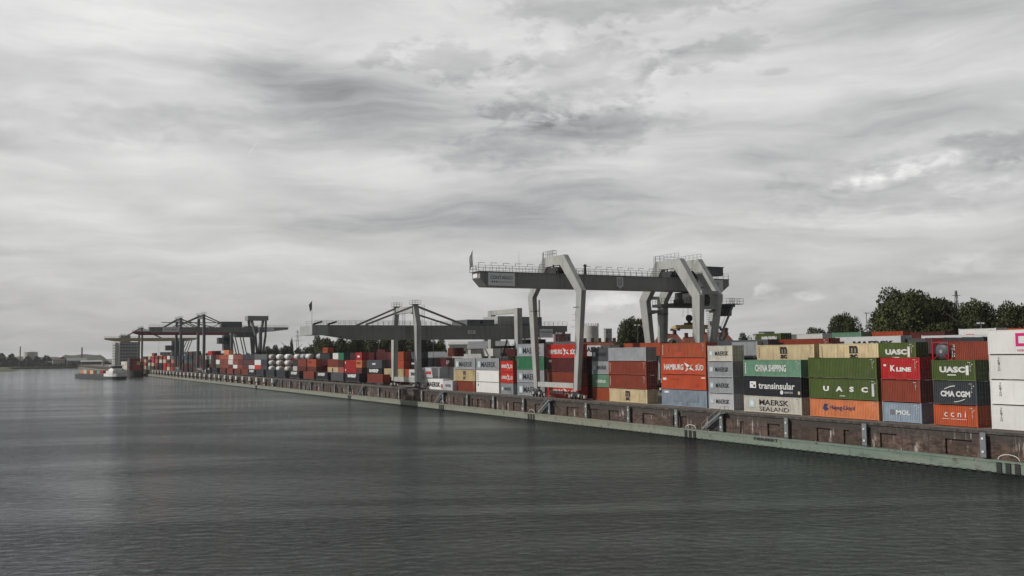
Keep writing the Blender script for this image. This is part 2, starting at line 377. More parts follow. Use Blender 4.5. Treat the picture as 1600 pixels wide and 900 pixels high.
def hamburg(s=40):
    L = LEN[s]; q = 1 if s == 40 else .5
    def f(o):
        letter(o, 'HAMBURG', (-.014, L-3.6*q, 1.3), 5.4*q, 1.0*(.8 if s == 20 else 1), WH, RW, .03)
        letter(o, 'SÜD', (-.014, L-10.6*q, 1.32), 2.1*q, 1.15*(.8 if s == 20 else 1), WH, RW, .03)
        plate(o, 'emblem', [[(6.4*q,1.6),(7.3*q,2.15),(8.2*q,1.7),(7.8*q,1.1),(6.9*q,.65)]], PR)
        plate(o, 'emblem', [[(6.5*q,2.1),(7.6*q,1.75),(9.3*q,.65),(7.9*q,.95),(7.3*q,1.2)], [(6.7*q,.45),(7.4*q,.8),(9.0*q,1.85),(7.7*q,1.35),(7.2*q,1.1)]], WH, -.02)
    return f
def msc(u, h=.95):
    return both(lambda o: letter(o, 'm', (-.014, o['_L']-u, o['_H']-.85), 1.5, 1.0, BK, RW, .05), lambda o: letter(o, 'sc', (-.014, o['_L']-u, .72), 1.4, .62, BK, RW, .05),
                P_('emblem', [rect(u-.8, u+.8, 1.16, 1.25)], BK))
def samskip(o): letter(o, 'SAMSKIP', (-.016, o['_L']*.45+2.2 if False else o['_L']-6.4, 1.75), 8.6, 1.1, WH, RW, .06)
def fesco(o): letter(o, 'FESCO', (-.016, o['_L']-4.2, 1.7), 5.0, .8, BK, RW, .04)
def squareframe(u0, u1, v0, v1, t): return [rect(u0, u1, v1-t, v1), rect(u0, u1, v0, v0+t), rect(u0, u0+t, v0+t, v1-t), rect(u1-t, u1, v0+t, v1-t)]
HC, ST = 2.896, 2.591
nth = ['bottom', 'second', 'third', 'fourth', 'fifth', 'sixth']
def stack(X, px, tiers, z=None, detail=2, py=565, Y=None):
    """tiers bottom to top: (size, height, colour, marks, label). px is where the far end stands"""
    z = Q if z is None else z
    Yf = yAt(px, X, py) if Y is None else Y
    for (size, H, c, mk, lab, *rest) in tiers:
        if c is not None:
            container((X+random.uniform(-.04,.04), Yf-LEN[size]+random.uniform(-.06,.06), z), size, H, c, lab, detail, mk, **(rest[0] if rest else {}))
        z += H+.012

# ================================================================== SETTING
# water
def water_mat():
    m = bpy.data.materials.new('water'); m.use_nodes = True; t = m.node_tree; b = t.nodes['Principled BSDF']; k = NT(t)
    g = k.n('ShaderNodeNewGeometry').outputs['Position']
    b.inputs['Base Color'].default_value = (.006, .009, .009, 1); b.inputs['IOR'].default_value = 1.33; b.inputs['Specular IOR Level'].default_value = .40; b.inputs['Specular Tint'].default_value = (.84, .93, 1, 1); b.inputs['Roughness'].default_value = .06
    rt = k.n('ShaderNodeVectorRotate', rotation_type='Z_AXIS'); k.l(g, rt.inputs['Vector']); rt.inputs['Angle'].default_value = radians(24); g0 = g; g = rt.outputs[0]
    n1 = k.noise(k.scale(g, .16, .40, 1), 1.0, 4, .6, .9); n2 = k.noise(k.scale(g, .75, 1.1, 1), 1.0, 5, .65, .5); n3 = k.noise(k.scale(g, 1.7, 3.0, 1), 1.0, 3, .6)
    pt = k.ramp(k.noise(k.scale(g, .010, .028, 1), 1.0, 4, .6, 1.0), .3, .7)
    h = k.m('ADD', k.m('MULTIPLY', n1, .75), k.m('ADD', k.m('MULTIPLY', n2, 1.15), k.m('MULTIPLY', n3, .18)))
    bu = k.n('ShaderNodeBump'); bu.inputs['Distance'].default_value = 1.0; spx = k.n('ShaderNodeSeparateXYZ'); k.l(g0, spx.inputs[0]); calm = k.m('MULTIPLY_ADD', k.ramp(spx.outputs[1], 120, 750), -.72, 1); k.l(k.m('MULTIPLY', calm, k.m('MULTIPLY_ADD', pt, .34, .26)), bu.inputs['Strength']); k.l(h, bu.inputs['Height']); df = k.n('ShaderNodeBsdfDiffuse'); df.inputs['Color'].default_value = (.010, .014, .0135, 1)
    gl = k.n('ShaderNodeBsdfGlossy'); gl.inputs['Color'].default_value = (.90, .935, .96, 1); k.l(k.m('MULTIPLY_ADD', pt, .05, .05), gl.inputs['Roughness']); k.l(bu.outputs[0], gl.inputs['Normal'])
    fr = k.n('ShaderNodeFresnel'); fr.inputs['IOR'].default_value = 1.33; k.l(bu.outputs[0], fr.inputs['Normal'])
    mx = k.n('ShaderNodeMixShader'); k.l(fr.outputs[0], mx.inputs[0]); k.l(df.outputs[0], mx.inputs[1]); k.l(gl.outputs[0], mx.inputs[2]); t.nodes.remove(b); k.l(mx.outputs[0], t.nodes['Material Output'].inputs['Surface'])
    return m
WM = water_mat()
struct(MB().add([(-9000,-400,0),(9000,-400,0),(9000,9000,0),(-9000,9000,0)], [(0,1,2,3)]).build('water', WM))
def ground_mat(name, a, b_, sc):
    m = bpy.data.materials.new(name); m.use_nodes = True; t = m.node_tree; b = t.nodes['Principled BSDF']; k = NT(t)
    g = k.n('ShaderNodeNewGeometry').outputs['Position']; n = k.noise(g, sc, 6, .65)
    k.l(k.mix(k.ramp(n, .35, .68), a, b_), b.inputs['Base Color']); b.inputs['Roughness'].default_value = .92; return m
YARD = ground_mat('yard_concrete', (.11,.105,.095), (.20,.19,.17), .15)
GRASS = ground_mat('bank_grass', (.05,.065,.025), (.10,.11,.045), .08); FOREST = ground_mat('hill_woods', (.03,.04,.025), (.07,.08,.045), .02)
g = MB(); g.box(100.9, 9000, -60, 8000, 3.0, Q); struct(g.build('yard_ground', YARD))
g = MB(); g.poly([(-9000, 1330, 0), (-400,1420,0), (0,1500,0), (100.8,1500,0), (100.8,8000,0), (-9000,8000,0)], (0,0,2.2)); struct(g.build('far_bank', GRASS))
# grassy spit at the far left
g = MB(); sx, sy = far(-60, 1150); ring = []
pts = [(far(-160,1000)), far(-20,1010), far(16,1060), far(30,1120), far(22,1190), far(-10,1260), far(-160,1300)]
n = len(pts); cxm = sum(p[0] for p in pts)/n; cym = sum(p[1] for p in pts)/n
vs = [(x, y, .05) for x, y in pts] + [(cxm+(x-cxm)*.8, cym+(y-cym)*.72, 3.0+.8*sin(i*2)) for i, (x, y) in enumerate(pts)]
g.add(vs, [(i, (i+1) % n, n+(i+1) % n, n+i) for i in range(n)] + [tuple(range(n, 2*n))]); struct(g.build('grass_spit', GRASS))
# hill
def hill(name, px0, px1, D, ytop, mat):
    g = MB(); N = 40; rows = 6; vs = []
    for j in range(rows):
        for i in range(N+1):
            a = i/N; x, y = far(px0+(px1-px0)*a, D+j*60)
            prof = min(1, min(a, 1-a)*6)**.7; hh = (hAt((px0+px1)/2, ytop, D)-2)*prof*(.94+.06*sin(i*.35+j*.2))
            vs.append((x, y, 2+hh*(1-abs(j-2.5)/2.5*.999)*(1 if 0 < j < rows-1 else 0) if j in (0, rows-1) else 2+hh*(1 if 1 < j < 4 else .8)))
    fs = [(j*(N+1)+i, j*(N+1)+i+1, (j+1)*(N+1)+i+1, (j+1)*(N+1)+i) for j in range(rows-1) for i in range(N)]
    g.add(vs, fs, True); return struct(g.build(name, mat))
hill('wooded_hill', 88, 170, 2300, 553, FOREST); hill('low_hill', -80, 120, 2500, 557, FOREST)

# quay wall -------------------------------------------------------
def wall_mat():
    m = bpy.data.materials.new('quay_brick'); m.use_nodes = True; t = m.node_tree; b = t.nodes['Principled BSDF']; k = NT(t)
    g = k.n('ShaderNodeNewGeometry').outputs['Position']; sp = k.n('ShaderNodeSeparateXYZ'); k.l(g, sp.inputs[0])
    cv = k.n('ShaderNodeCombineXYZ'); k.l(sp.outputs[1], cv.inputs[0]); k.l(sp.outputs[2], cv.inputs[1])
    br = k.n('ShaderNodeTexBrick'); k.l(cv.outputs[0], br.inputs[0]); br.inputs['Scale'].default_value = 1; br.inputs['Brick Width'].default_value = .55; br.inputs['Row Height'].default_value = .22
    br.inputs['Mortar Size'].default_value = .025; br.inputs['Color1'].default_value = (.15,.088,.062,1); br.inputs['Color2'].default_value = (.085,.052,.040,1); br.inputs['Mortar'].default_value = (.10,.085,.075,1); br.inputs['Bias'].default_value = -.1
    n1 = k.noise(k.scale(g, 1, .16, .22), 1, 5, .65); n2 = k.noise(k.scale(g, 1, .9, .12), 1.0, 5, .7); n3 = k.noise(k.scale(g, 1, .6, 1.6), 1, 6, .75); n4 = k.noise(k.scale(g, 1, 2.2, .25), 1, 4, .7)
    c = k.mix(k.ramp(n1, .50, .62), br.outputs[0], (.15, .10, .08))
    c = k.mix(k.m('MULTIPLY', k.ramp(n3, .44, .62), .85), c, (.028, .022, .019))
    n5 = k.noise(k.scale(g, 1, .07, .05), 1, 3, .6); c = k.mix(k.m('MULTIPLY', k.ramp(n5, .48, .60), .55), c, (.045, .030, .023))
    c = k.mix(k.m('MULTIPLY', k.ramp(n4, .50, .66), .5), c, (.022, .018, .016))
    ef = k.m('MULTIPLY', k.ramp(n2, .56, .66), k.ramp(n1, .44, .54)); c = k.mix(k.m('MULTIPLY', ef, .95), c, (.58, .52, .49))
    top = k.m('MULTIPLY', k.ramp(sp.outputs[2], 2.6, 3.9), .9); c = k.mix(k.m('MULTIPLY', top, k.ramp(n4, .3, .55)), c, (.055, .05, .046))
    k.l(c, b.inputs['Base Color']); b.inputs['Roughness'].default_value = .95
    bu = k.n('ShaderNodeBump'); bu.inputs['Distance'].default_value = .05; bu.inputs['Strength'].default_value = .8; k.l(k.m('ADD', n3, br.outputs[1]), bu.inputs['Height']); k.l(bu.outputs[0], b.inputs['Normal'])
    return m
def beam_mat():
    m = bpy.data.materials.new('pile_cap_green'); m.use_nodes = True; t = m.node_tree; b = t.nodes['Principled BSDF']; k = NT(t)
    g = k.n('ShaderNodeNewGeometry'); p = g.outputs['Position']; sp = k.n('ShaderNodeSeparateXYZ'); k.l(p, sp.inputs[0])
    n1 = k.noise(k.scale(p, 1, .12, .6), 1, 5, .65); n2 = k.noise(k.scale(p, 1, 1.6, .3), 1, 5, .7); n3 = k.noise(p, .9, 6, .7)
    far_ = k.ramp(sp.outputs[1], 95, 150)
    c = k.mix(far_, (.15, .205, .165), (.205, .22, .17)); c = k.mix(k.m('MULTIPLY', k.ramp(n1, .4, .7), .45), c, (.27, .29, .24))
    c = k.mix(k.m('MULTIPLY', k.ramp(n2, .52, .75), .6), c, (.07, .075, .06)); c = k.mix(k.m('MULTIPLY', k.ramp(n3, .62, .7), .6), c, (.38, .38, .35)); c = k.mix(k.m('MULTIPLY', k.ramp(k.noise(k.scale(p, 1, .8, 1.4), 1, 6, .75), .54, .64), .6), c, (.07, .06, .045))
    k.l(c, b.inputs['Base Color']); b.inputs['Roughness'].default_value = .8; return m
WALL = wall_mat(); BEAM = beam_mat(); COP = ground_mat('coping_stone', (.035,.032,.029), (.10,.092,.083), .9)
YA, YB = -60, 1500
qw = empty('quay_wall', (99.9, 200, 0), 'long stained brown brick quay wall with a pale green steel cap at the waterline', 'quay wall')
w = MB(); w.box(100.15, 100.9, YA, YB, -2, 4.25)
POSTS = [71.2-31, 71.2-15.5, 71.2, 88.2, 102.2, 116.2, 127.4, 141.1, 155.1, 169, 180, 194.1, 207.9, 222.2, 235.9, 252.5, 268.9, 283, 296.6, 311, 325, 339, 353, 367, 380]
y = YA; rr = random.Random(3)
w.box(99.902, 100.15, YA, YB, 3.35, 4.25); w.box(99.902, 100.15, YA, YB, -2, 1.5)
while y < YB:
    wd = rr.choice((2.2, 3.5, 5, 7)); gp = rr.choice((1.0, 2.6, 4.6, .9, 3.6))
    w.box(99.9, 100.149, y, min(y+wd, YB), 1.502, 3.348); y += wd+gp
w.build('wall_face', WALL, qw)
c = MB()
y = YA
while y < YB: c.box(99.78, 101.0, y, min(y+5.96, YB), 4.25, Q-.004+rr.uniform(-.012,.0)); y += 6
c.build('coping', COP, qw)
bm_ = MB(); y = YA
bm_.box(98.84, 99.9, YA, YB, .20, 1.42)
while y < YB: bm_.box(98.78, 98.84, y, y+11.9, 1.22, 1.45); y += 12
bm_.build('pile_cap', BEAM, qw)
sp_ = MB(); y = YA
while y < 700: sp_.box(98.9, 99.25, y, y+.62, -1.5, .199); y += 1.25
sp_.build('sheet_piles', paint('sheet_pile_dark', (.02,.021,.018), rust=.3), qw)
sp_ = MB(); y = YA
while y < 700: sp_.box(98.85, 98.898, y+.66, y+1.21, .12, .199); y += 1.25
sp_.build('cap_teeth', BEAM, qw)
MB().box(99.26, 99.9, YA, YB, -1.5, .19).build('pile_back', DARK, qw)
for y in POSTS:
    s = MB(); s.box(99.3, 99.42, y-.36, y+.36, 1.6, 4.35); s.box(99.42, 99.9, y-.07, y+.07, 1.6, 4.35)
    s.box(99.3, 99.42, y-.36, y+.36, 4.35, 4.42)
    p = s.build('steel_post', STEEL, qw)
    bb = MB()
    for zz in (2.1, 3.6): bb.box(99.22, 99.298, y-.14, y+.14, zz, zz+.26)
    bb.build('bracket', WH, p)
WPY = [392.5, 406.4, 420, 433.1, 447.1, 460.5, 473.2, 486.5, 500.5, 511.9, 525.5, 539.8, 552.9, 566.6, 578.9, 591.6, 604.9, 618.7] + [632+i*13.5 for i in range(9)]
RUSTY = paint('rusty_iron', (.12,.05,.03), rough=.9, rust=.9, dirt=.6)
for y in WPY:
    s = MB(); s.box(99.25, 99.88, y-.45, y+.45, 1.62, 4.3)
    p = s.build('mooring_post', RUSTY, qw)
    h_ = MB(); h_.cyl((99.2, y, 3.1), (99.2, y, 4.8), .7, .65, 10); h_.cyl((99.2, y, 1.7), (99.2, y, 2.15), .45, .45, 8); h_.build('post_cap', paint('post_white', (.8,.8,.77), rust=.1, dirt=.15, streak=.1), p)
def stairs(ytop, rail=True):
    """open steel stair down the wall face, foot further along the quay"""
    s = MB(); L_ = 4.6
    for xx in (99.0, 99.75): s.bar((xx, ytop, 4.5), (xx, ytop+L_, 1.7), .06, .32)
    for i in range(13): a = i/13; s.box(99.03, 99.72, ytop+L_*a, ytop+L_*a+.26, 4.3-2.75*a, 4.34-2.75*a)
    s.box(98.95, 99.8, ytop-.9, ytop, 4.38, 4.46)
    o = s.build('stair', STEEL, qw)
    h_ = MB()
    for a in (0, .33, .66, 1): h_.bar((99.0, ytop+L_*a, 4.5-2.8*a), (99.0, ytop+L_*a, 5.35-2.8*a), .04)
    h_.bar((99, ytop, 5.35), (99, ytop+L_, 2.55), .045)
    for yy in (ytop-.9, ytop): h_.bar((99.0, yy, 4.4), (99.0, yy, 5.45), .05); h_.bar((99.8, yy, 4.4), (99.8, yy, 5.45), .05)
    h_.bar((99, ytop-.9, 5.45), (99, ytop, 5.45), .05); h_.bar((99, ytop-.9, 5.0), (99, ytop, 5.0), .04); h_.bar((99, ytop-.9, 5.45), (99.8, ytop-.9, 5.45), .05)
    h_.build('handrail', paint('handrail_paint', (.36,.36,.27), rust=.5), o)
    w_ = MB(); w_.box(99.86, 99.899, ytop-.2, ytop+L_*.9, 1.62, 4.2); w_.build('stair_recess_shade', DARK, o)  # thin dark slab on the wall face, painting the shade of a recess
for px in (1129, 860, 693, 569, 486, 431, 372, 340): stairs(yAt(px, 99.4, 650 if px > 1000 else 610), True)
for px in (1575, 1078, 830, 690, 546, 400):
    y = yAt(px, 98.8, 720 if px > 1400 else 660)
    s = MB()
    for yy in (y-1.1, y, y+1.1):
        s.box(98.74, 98.835, yy-.3, yy+.3, .15, 1.3)
        for zz in (.35, .65, .95, 1.25): s.bar((98.68, yy-.3, zz), (98.68, yy+.3, zz), .05)
    l_ = s.build('ladder', DARK, qw)
    h_ = MB(); last = None
    for i in range(9):
        a = pi*i/8; p = (98.95, y+1.3*cos(a), 1.6+.62*sin(a))
        if last: h_.bar(last, p, .07)
        last = p
    h_.build('grab_hoop', WH, l_)
# painted marks on the cap
G = paint('graffiti_black', (.03,.03,.03), rust=0)
letter(qw, 'HERBERT', (98.78-99.9, yAt(1197, 98.8, 690)-200, 1.1), 5, .42, G, RW, .04)
# rails -----------------------------------------------------------
RAILM = paint('rail_steel', (.14,.11,.09), rust=.5, metal=.4)
for X in (101.45, 133.2):
    g = MB(); g.box(X-.05, X+.05, YA, 1100, Q, Q+.14); struct(g.build('crane_rail', RAILM))
for X in (103.6, 105.04):
    g = MB(); g.box(X-.05, X+.05, 244, 1100, Q, Q+.14); struct(g.build('railway_rail', RAILM))

# ================================================================== CONTAINERS, near yard (survey: px of the far top corner)
A = 103; Bx = 107
# white refrigerated stack
def one(o):
    L, H = o['_L'], o['_H']
    u = 3.5; plate(o, 'emblem', squareframe(u, u+1.75, .95, 2.45, .33), MAG)
    letter(o, 'NE', (-.016, L-u-3.4, 1.7), 2.6, 1.5, MAG, RW, .06); letter(o, 'OCEAN NETWORK EXPRESS', (-.016, L-u-2.45, .48), 4.6, .24, MAG, RW, .01)
def triton(o):
    for i, ch in enumerate('TRITON'): letter(o, ch, (-.016, o['_L']-1.25, 2.45-i*.27), .26, .22, GRD, RW, .01)
stack(A-.3, 1545, [(40, HC, 'white', triton, 'white refrigerated container, bottom of the rightmost white stack beside the orange box'),
     (40, HC, 'white', triton, 'white refrigerated container, second from bottom of the rightmost white stack'),
     (40, HC, 'white', triton, 'white refrigerated container, directly under the one with the magenta logo'),
     (40, HC, 'white', one, 'white container with magenta square logo on top of the rightmost white stack')])
stack(A, 1456, [(20, ST, 'burnt', both(T('c c n i', 3.0, 1.5, 3.0, .72, bold=.0), P_('marking', [rect(1.2,2.2,.86,.91), rect(2.4,4.6,.86,.91)], WH), codes()), 'burnt orange container lettered ccni at the bottom beside the white stack'),
     (20, HC, 'charcoal', both(T('CMA CGM', 3.1, 1.35, 4.1, .72, bold=.05), P_('emblem', lambda o: [[(1.6+1.5*a/6, 1.95+.42*sin(pi*.5*a/6)) for a in range(7)] + [(1.6+1.5*a/6, 1.86+.40*sin(pi*.5*a/6)) for a in range(6,-1,-1)], [(2.9+1.5*a/6, .42+.38*(1-cos(pi*.5*a/6))) for a in range(7)] + [(2.9+1.5*a/6, .34+.36*(1-cos(pi*.5*a/6))) for a in range(6,-1,-1)]], WH), codes()), 'charcoal container lettered CMA CGM between the ccni and olive boxes'),
     (20, ST, 'olive', both(T('UASC', 2.9, 1.4, 3.6, .75, bold=.06), P_('marking', [rect(4.75,5.15,.75,1.9), rect(2.2,3.4,.68,.8)], WH), codes()), 'olive green 20 foot container lettered UASC on top of the CMA CGM box')])
stack(A, 1376, [(20, ST, 'bluegrey', both(T('MOL', 3.3, 1.3, 2.2, .62, bold=.03), P_('emblem', [rect(1.2,1.9,1.0,1.65)], GRD), codes()), 'blue grey container lettered MOL at the quay edge'),
     (20, HC, 'rust', codes(), 'plain rust red container between the MOL box and the red box'),
     (20, HC, 'red', both(T('K', 1.9, 1.5, .8, .8, bold=.05), T('LINE', 3.6, 1.35, 2.3, .55, bold=.05), P_('emblem', [rect(.45,.85,1.75,2.0)], WH), codes()), 'bright red container lettered K LINE under a UASC box'),])
stack(106.2, 1372.5, [(20, ST, None, None, ''), (20, ST, None, None, ''), (20, ST, None, None, ''), (20, ST, 'olive', both(T('UASC', 2.9, 1.3, 3.5, .75, bold=.06), P_('marking', [rect(4.75,5.1,.6,2.0), rect(2.2,3.4,.5,.62)], WH), codes()), 'olive green 20 foot UASC container above and behind the red K LINE box')])
stack(A, 1263, [(40, ST, 'peach', both(T('Hapag-Lloyd', 5.9, 1.4, 4.4, .72, NVB, .01), P_('emblem', [[(2.4,1.2),(2.7,1.9),(3.4,1.9),(3.1,1.55),(3.5,1.2),(2.9,.9)]], NVB), codes()), 'peach orange 40 foot container lettered Hapag-Lloyd at the quay edge'),
     (40, HC, 'olive', both(T('U   A   S   C', 6.6, 1.45, 7.9, .72, bold=.05), P_('marking', [rect(11.2,11.6,.6,2.3), rect(5.6,6.6,.45,.55)], WH), codes()), 'olive green container with widely spaced UASC letters above the peach box'),
     (40, HC, 'olive', codes(), 'plain olive green 40 foot container on top of the widely lettered UASC box')])
def transin(o):
    L = o['_L']; letter(o, 'transinsular', (-.016, L-7.1, 1.55), 7.6, 1.0, WH, RW, .02); letter(o, 'GRUPO ETE', (-.016, L-9.6, .62), 1.7, .28, WH, RW, .01)
    plate(o, 'emblem', [rect(1.4,2.75,1.15,2.15)], WH); plate(o, 'emblem', [rect(2.15,2.55,1.3,1.65), rect(1.65,2.1,1.75,1.85)], cm('navy'), -.02); plate(o, 'emblem', [star(8.2,.62,.36,.30)], WH)
    plate(o, 'marking', [rect(11.5,11.9,.4,.85)], cm('cream'))
stack(A, 1161, [(40, ST, 'dirtywhite', both(T('MAERSK', 6.5, 1.62, 6.2, .82, BK, .015), T('SEALAND', 6.5, .62, 6.2, .66, BK, .0), P_('emblem', [rect(1.1,2.45,.75,2.05)], SKB), lambda o: plate(o, 'emblem', [star(1.78,1.4,.6,.22)], WH, -.018), codes(BK)), 'dirty white container lettered MAERSK SEALAND at the quay edge'),
     (40, HC, 'navy', transin, 'dark navy container lettered transinsular under the sea green box'),
     (40, ST, 'seagreen', both(T('CHINA SHIPPING', 5.9, 1.3, 6.6, 1.05, bold=.03), P_('marking', [rect(.35,.6,.45+i*.25,.6+i*.25) for i in range(7)], WH), codes()), 'sea green container lettered CHINA SHIPPING above the dark navy box')])
MK = lambda s: maersk(s)
stack(A+.6, 1106, [(20, ST, 'pale', MK(20), 'pale grey MAERSK 20 foot container, bottom of the four beside the MAERSK SEALAND box'),
     (20, ST, 'grey', MK(20), 'grey MAERSK 20 foot container, second from bottom of the four beside the transinsular box'),
     (20, ST, 'grey', MK(20), 'grey MAERSK 20 foot container, just below the rusty white one on top'),
     (20, ST, 'dirtywhite', MK(20), 'rust streaked white MAERSK 20 foot container, top of its four high stack')])
stack(104, 1033, [(40, HC, 'bluegrey', both(P_('patch', [rect(3.2,10,.9,2.1), rect(5.6,7.0,.25,.898), rect(5.6,7.0,2.102,2.6)], PATCH), P_('marking', [rect(.8,2.0,2.25,2.6)], WH)), 'pale blue grey container with darker repainted patches under the bright orange boxes'),
     (40, ST, 'redorange', both(P_('patch', [rect(9.2,10,.6,1.05), rect(2.4,5,1.7,2.05)], PR), P_('marking', [rect(.5,1.5,1.6,2.0), rect(11,12,2.0,2.2)], WH)), 'plain bright orange container with small red patches under the HAMBURG SÜD box'),
     (40, HC, 'redorange', hamburg(40), 'bright orange container with large white HAMBURG SÜD lettering beside the MAERSK column'),
     (40, ST, 'rustorange', both(P_('patch', [rect(4,6.6,.2,.95), rect(1.6,2.1,1.0,1.8)], PR), codes(None, True)), 'orange container with a red patch on top of the HAMBURG SÜD box')])
stack(104.3, 951, [(40, ST, 'cream', both(msc(6.1), codes(BK)), 'cream container with black msc mark at the quay edge'),
     (40, ST, 'rust', codes(None, True), 'rust red container directly on the cream msc box'),
     (40, ST, 'rust', codes(None, True), 'upper rust red container below the weathered grey box'),
     (40, ST, 'grey', codes(), 'weathered grey container on top of the two rust red ones')])
def ev(o): letter(o, 'EVERGREEN', (-.016, o['_L']-4.6, 1.4), 4.6, .8, WH, RW, .05)
stack(104.5, 925, [(20, ST, 'rustorange', None, 'orange red 20 foot container at the bottom beside the cream msc box'),
     (20, ST, 'seagreen', both(T('CHINA', 3, 1.2, 3.6, .6)), 'pale green 20 foot container with rubbed white lettering on the orange one'),
     (20, ST, 'grey', MK(20), 'grey MAERSK 20 foot container, lower of the two left of the rust red pair'),
     (20, ST, 'slate', MK(20), 'darker grey MAERSK 20 foot container, topmost left of the weathered grey box')])
stack(104.2, 855, [(40, ST, 'hsred', hamburg(40), 'vivid red HAMBURG SÜD container at the bottom behind the crane sill'),
     (40, HC, 'rust', codes(None, True), 'dull rust red container behind the front crane leg, above the bottom red box'),
     (40, HC, 'maroon', P_('marking', [rect(.8,1.8,2.0,2.5)], WH), 'dark maroon container under the vivid red HAMBURG SÜD top box'),
     (40, HC, 'hsred', hamburg(40), 'vivid red HAMBURG SÜD container on top of the maroon stack behind the front crane')])
stack(104.2, 808, [(40, HC, 'grey', MK(40), 'grey MAERSK 40 foot container, bottom of the stack with the emerald box'),
     (40, HC, 'grey', MK(40), 'grey MAERSK 40 foot container just under the emerald green box'),
     (40, HC, 'emerald', codes(None, True), 'emerald green container behind the left leg of the front crane'),
     (40, HC, 'grey', MK(40), 'grey MAERSK 40 foot container on top of the emerald green box')])
stack(104, 782.5, [(20, ST, 'grey', MK(20), 'grey MAERSK 20 foot container at the bottom under two red boxes'),
     (20, ST, 'hsred', hamburg(20), 'lower of the two vivid red 20 foot containers beside the white boxes'),
     (20, ST, 'hsred', hamburg(20), 'upper of the two vivid red 20 foot containers beside the MAERSK box')])
stack(104.5, 744, [(40, ST, 'white', P_('marking', [rect(.9,1.4,1.6,2.1)], NVB), 'clean white 40 foot container at the bottom beside the rust red one'),
     (40, HC, 'white', P_('marking', [rect(.8,1.2,.4+i*.5,.7+i*.5) for i in range(4)], NVB), 'clean white 40 foot container directly under a MAERSK box'),
     (40, HC, 'grey', MK(40), 'grey MAERSK 40 foot container on top of the two clean white ones')])
stack(104.5, 710, [(40, ST, 'rust', codes(None, True), 'rust orange container at the bottom under the beige msc box'),
     (40, HC, 'yellowcream', both(msc(6.1), codes(BK)), 'beige msc container between the rust orange box and a MAERSK box'),
     (40, HC, 'grey', MK(40), 'grey MAERSK 40 foot container on top of the beige msc box')])
stack(103.2, 692, [(20, ST, 'pale', MK(20), 'small pale grey MAERSK container standing alone beside the rust orange box')], py=600)
stack(103.2, 664, [(40, HC, 'white', T('MAERSK', 6, 1.4, 9, 1.3, BK, .04), 'white container with large MAERSK lettering beside the second crane foot')], py=600)
stack(106.4, 659, [(40, HC, None, None, ''), (40, HC, 'pale', P_('emblem', [rect(3.0,6.6,1.0,1.8)], RDL), 'pale refrigerated container with a red mark above the white MAERSK box')])
stack(109.5, 664, [(40, HC, None, None, ''), (40, HC, 'white', None, 'white refrigerated container just behind the one with the red mark')])
# second rows, upper boxes visible over the front
stack(Bx, 1481, [(20, ST, None, None, '')]*3+[(20, ST, 'rust', lambda o: [letter(o, ch, (-.016, o['_L']-.9, 2.0-i*.42), .42, .34, WH, RW, .03) for i, ch in enumerate('GOLD')], 'rust red container with vertical GOLD lettering beside the top white box')])
stack(Bx, 1183, [(40, ST, None, None, '')]*3+[(40, ST, 'cream', both(msc(5.9), codes(BK, True)), 'cream msc container behind and above the sea green box')])
stack(Bx, 1281, [(40, ST, None, None, '')]*3+[(40, ST, 'cream', both(msc(6.4), codes(BK, True)), 'cream msc container behind and above the plain olive box')])
for i, (px, X, c, lab) in enumerate([(1183, 112, 'slate', 'slate grey container below and behind the leftmost cream msc box'), (1300, 112, 'maroon', 'maroon container under the long MAERSK box')]):
    stack(X, px, [(40, ST, None, None, '')]*2+[(40, ST, c, None, lab)], detail=1)
stack(115, 1307, [(40, HC, None, None, '')]*3+[(40, 2.75, 'pale', both(T('MAERSK', 7.2, 1.55, 7.6, .95, BK, .05), P_('emblem', [star(2.2,1.35,.6,.25)], SKB)), 'long pale grey MAERSK container behind the cream msc box')])
stack(112, 1207, [(40, HC, None, None, '')]*3+[(40, ST, 'rust', codes(), 'rust brown container above the left cream msc box')])
stack(118, 1183, [(20, HC, None, None, '')]*3+[(20, HC, 'olive', T('EVERGREEN', 3.2, 2.0, 3.6, .7, bold=.04), 'green EVERGREEN container peeping out left of the rust brown box')], z=Q+.85)
for px, X, sz, c, mk, lab in [(1194, 126, 20, 'white', P_('emblem', [rect(.8,2.0,1.2,1.8)], RDL), 'white container with a red mark above the green EVERGREEN box'),
        (1246, 126, 20, 'white', P_('emblem', [rect(.8,2.0,1.2,1.8)], RDL), 'white container with a red mark left of the upper CHINA SHIPPING box'),
        (1302, 124, 20, 'seagreen', T('CHINA SHIPPING', 3.2, 1.5, 3.6, .8, bold=.04), 'sea green CHINA SHIPPING container high at the back below the trees'),
        (1364, 126, 20, 'orange', None, 'orange container high at the back below the big tree'),
        (1500, 126, 20, 'white', P_('emblem', [rect(1.2,2.6,1.6,2.1)], RDL), 'white container with a small red mark behind the GOLD box'),
        (1572, 130, 20, 'orange', None, 'orange container at the back right below the rightmost tree')]:
    stack(X, px, [(20, HC, None, None, '')]*2 + [(sz, HC, None, None, '')]*1 + [(sz, HC, c, mk, lab)], z=Q+.75, detail=1)
stack(129, 1374, [(40, HC, None, None, '')]*3+[(40, 2.2, 'olive', None, 'olive container below the orange one at the back')], detail=1)
stack(126, 1425, [(20, HC, None, None, '')]*3+[(20, HC, 'maroon', None, 'dark maroon container right of the back orange one')], z=Q+.5, detail=1)
stack(122, 1441, [(40, HC, None, None, '')]*3+[(40, 2.75, 'pale', None, 'long pale container under the big tree, behind the dark boxes')], detail=1)
for px, c, lab in [(1403, 'slate', 'slate grey container right of the long MAERSK box'), (1447, 'maroon', 'dark maroon container above the red tank frame'), (1476, 'charcoal', 'charcoal container behind the left end of the GOLD box')]:
    stack(116, px, [(20, HC, None, None, '')]*3+[(20, 2.3, c, None, lab)], detail=1)
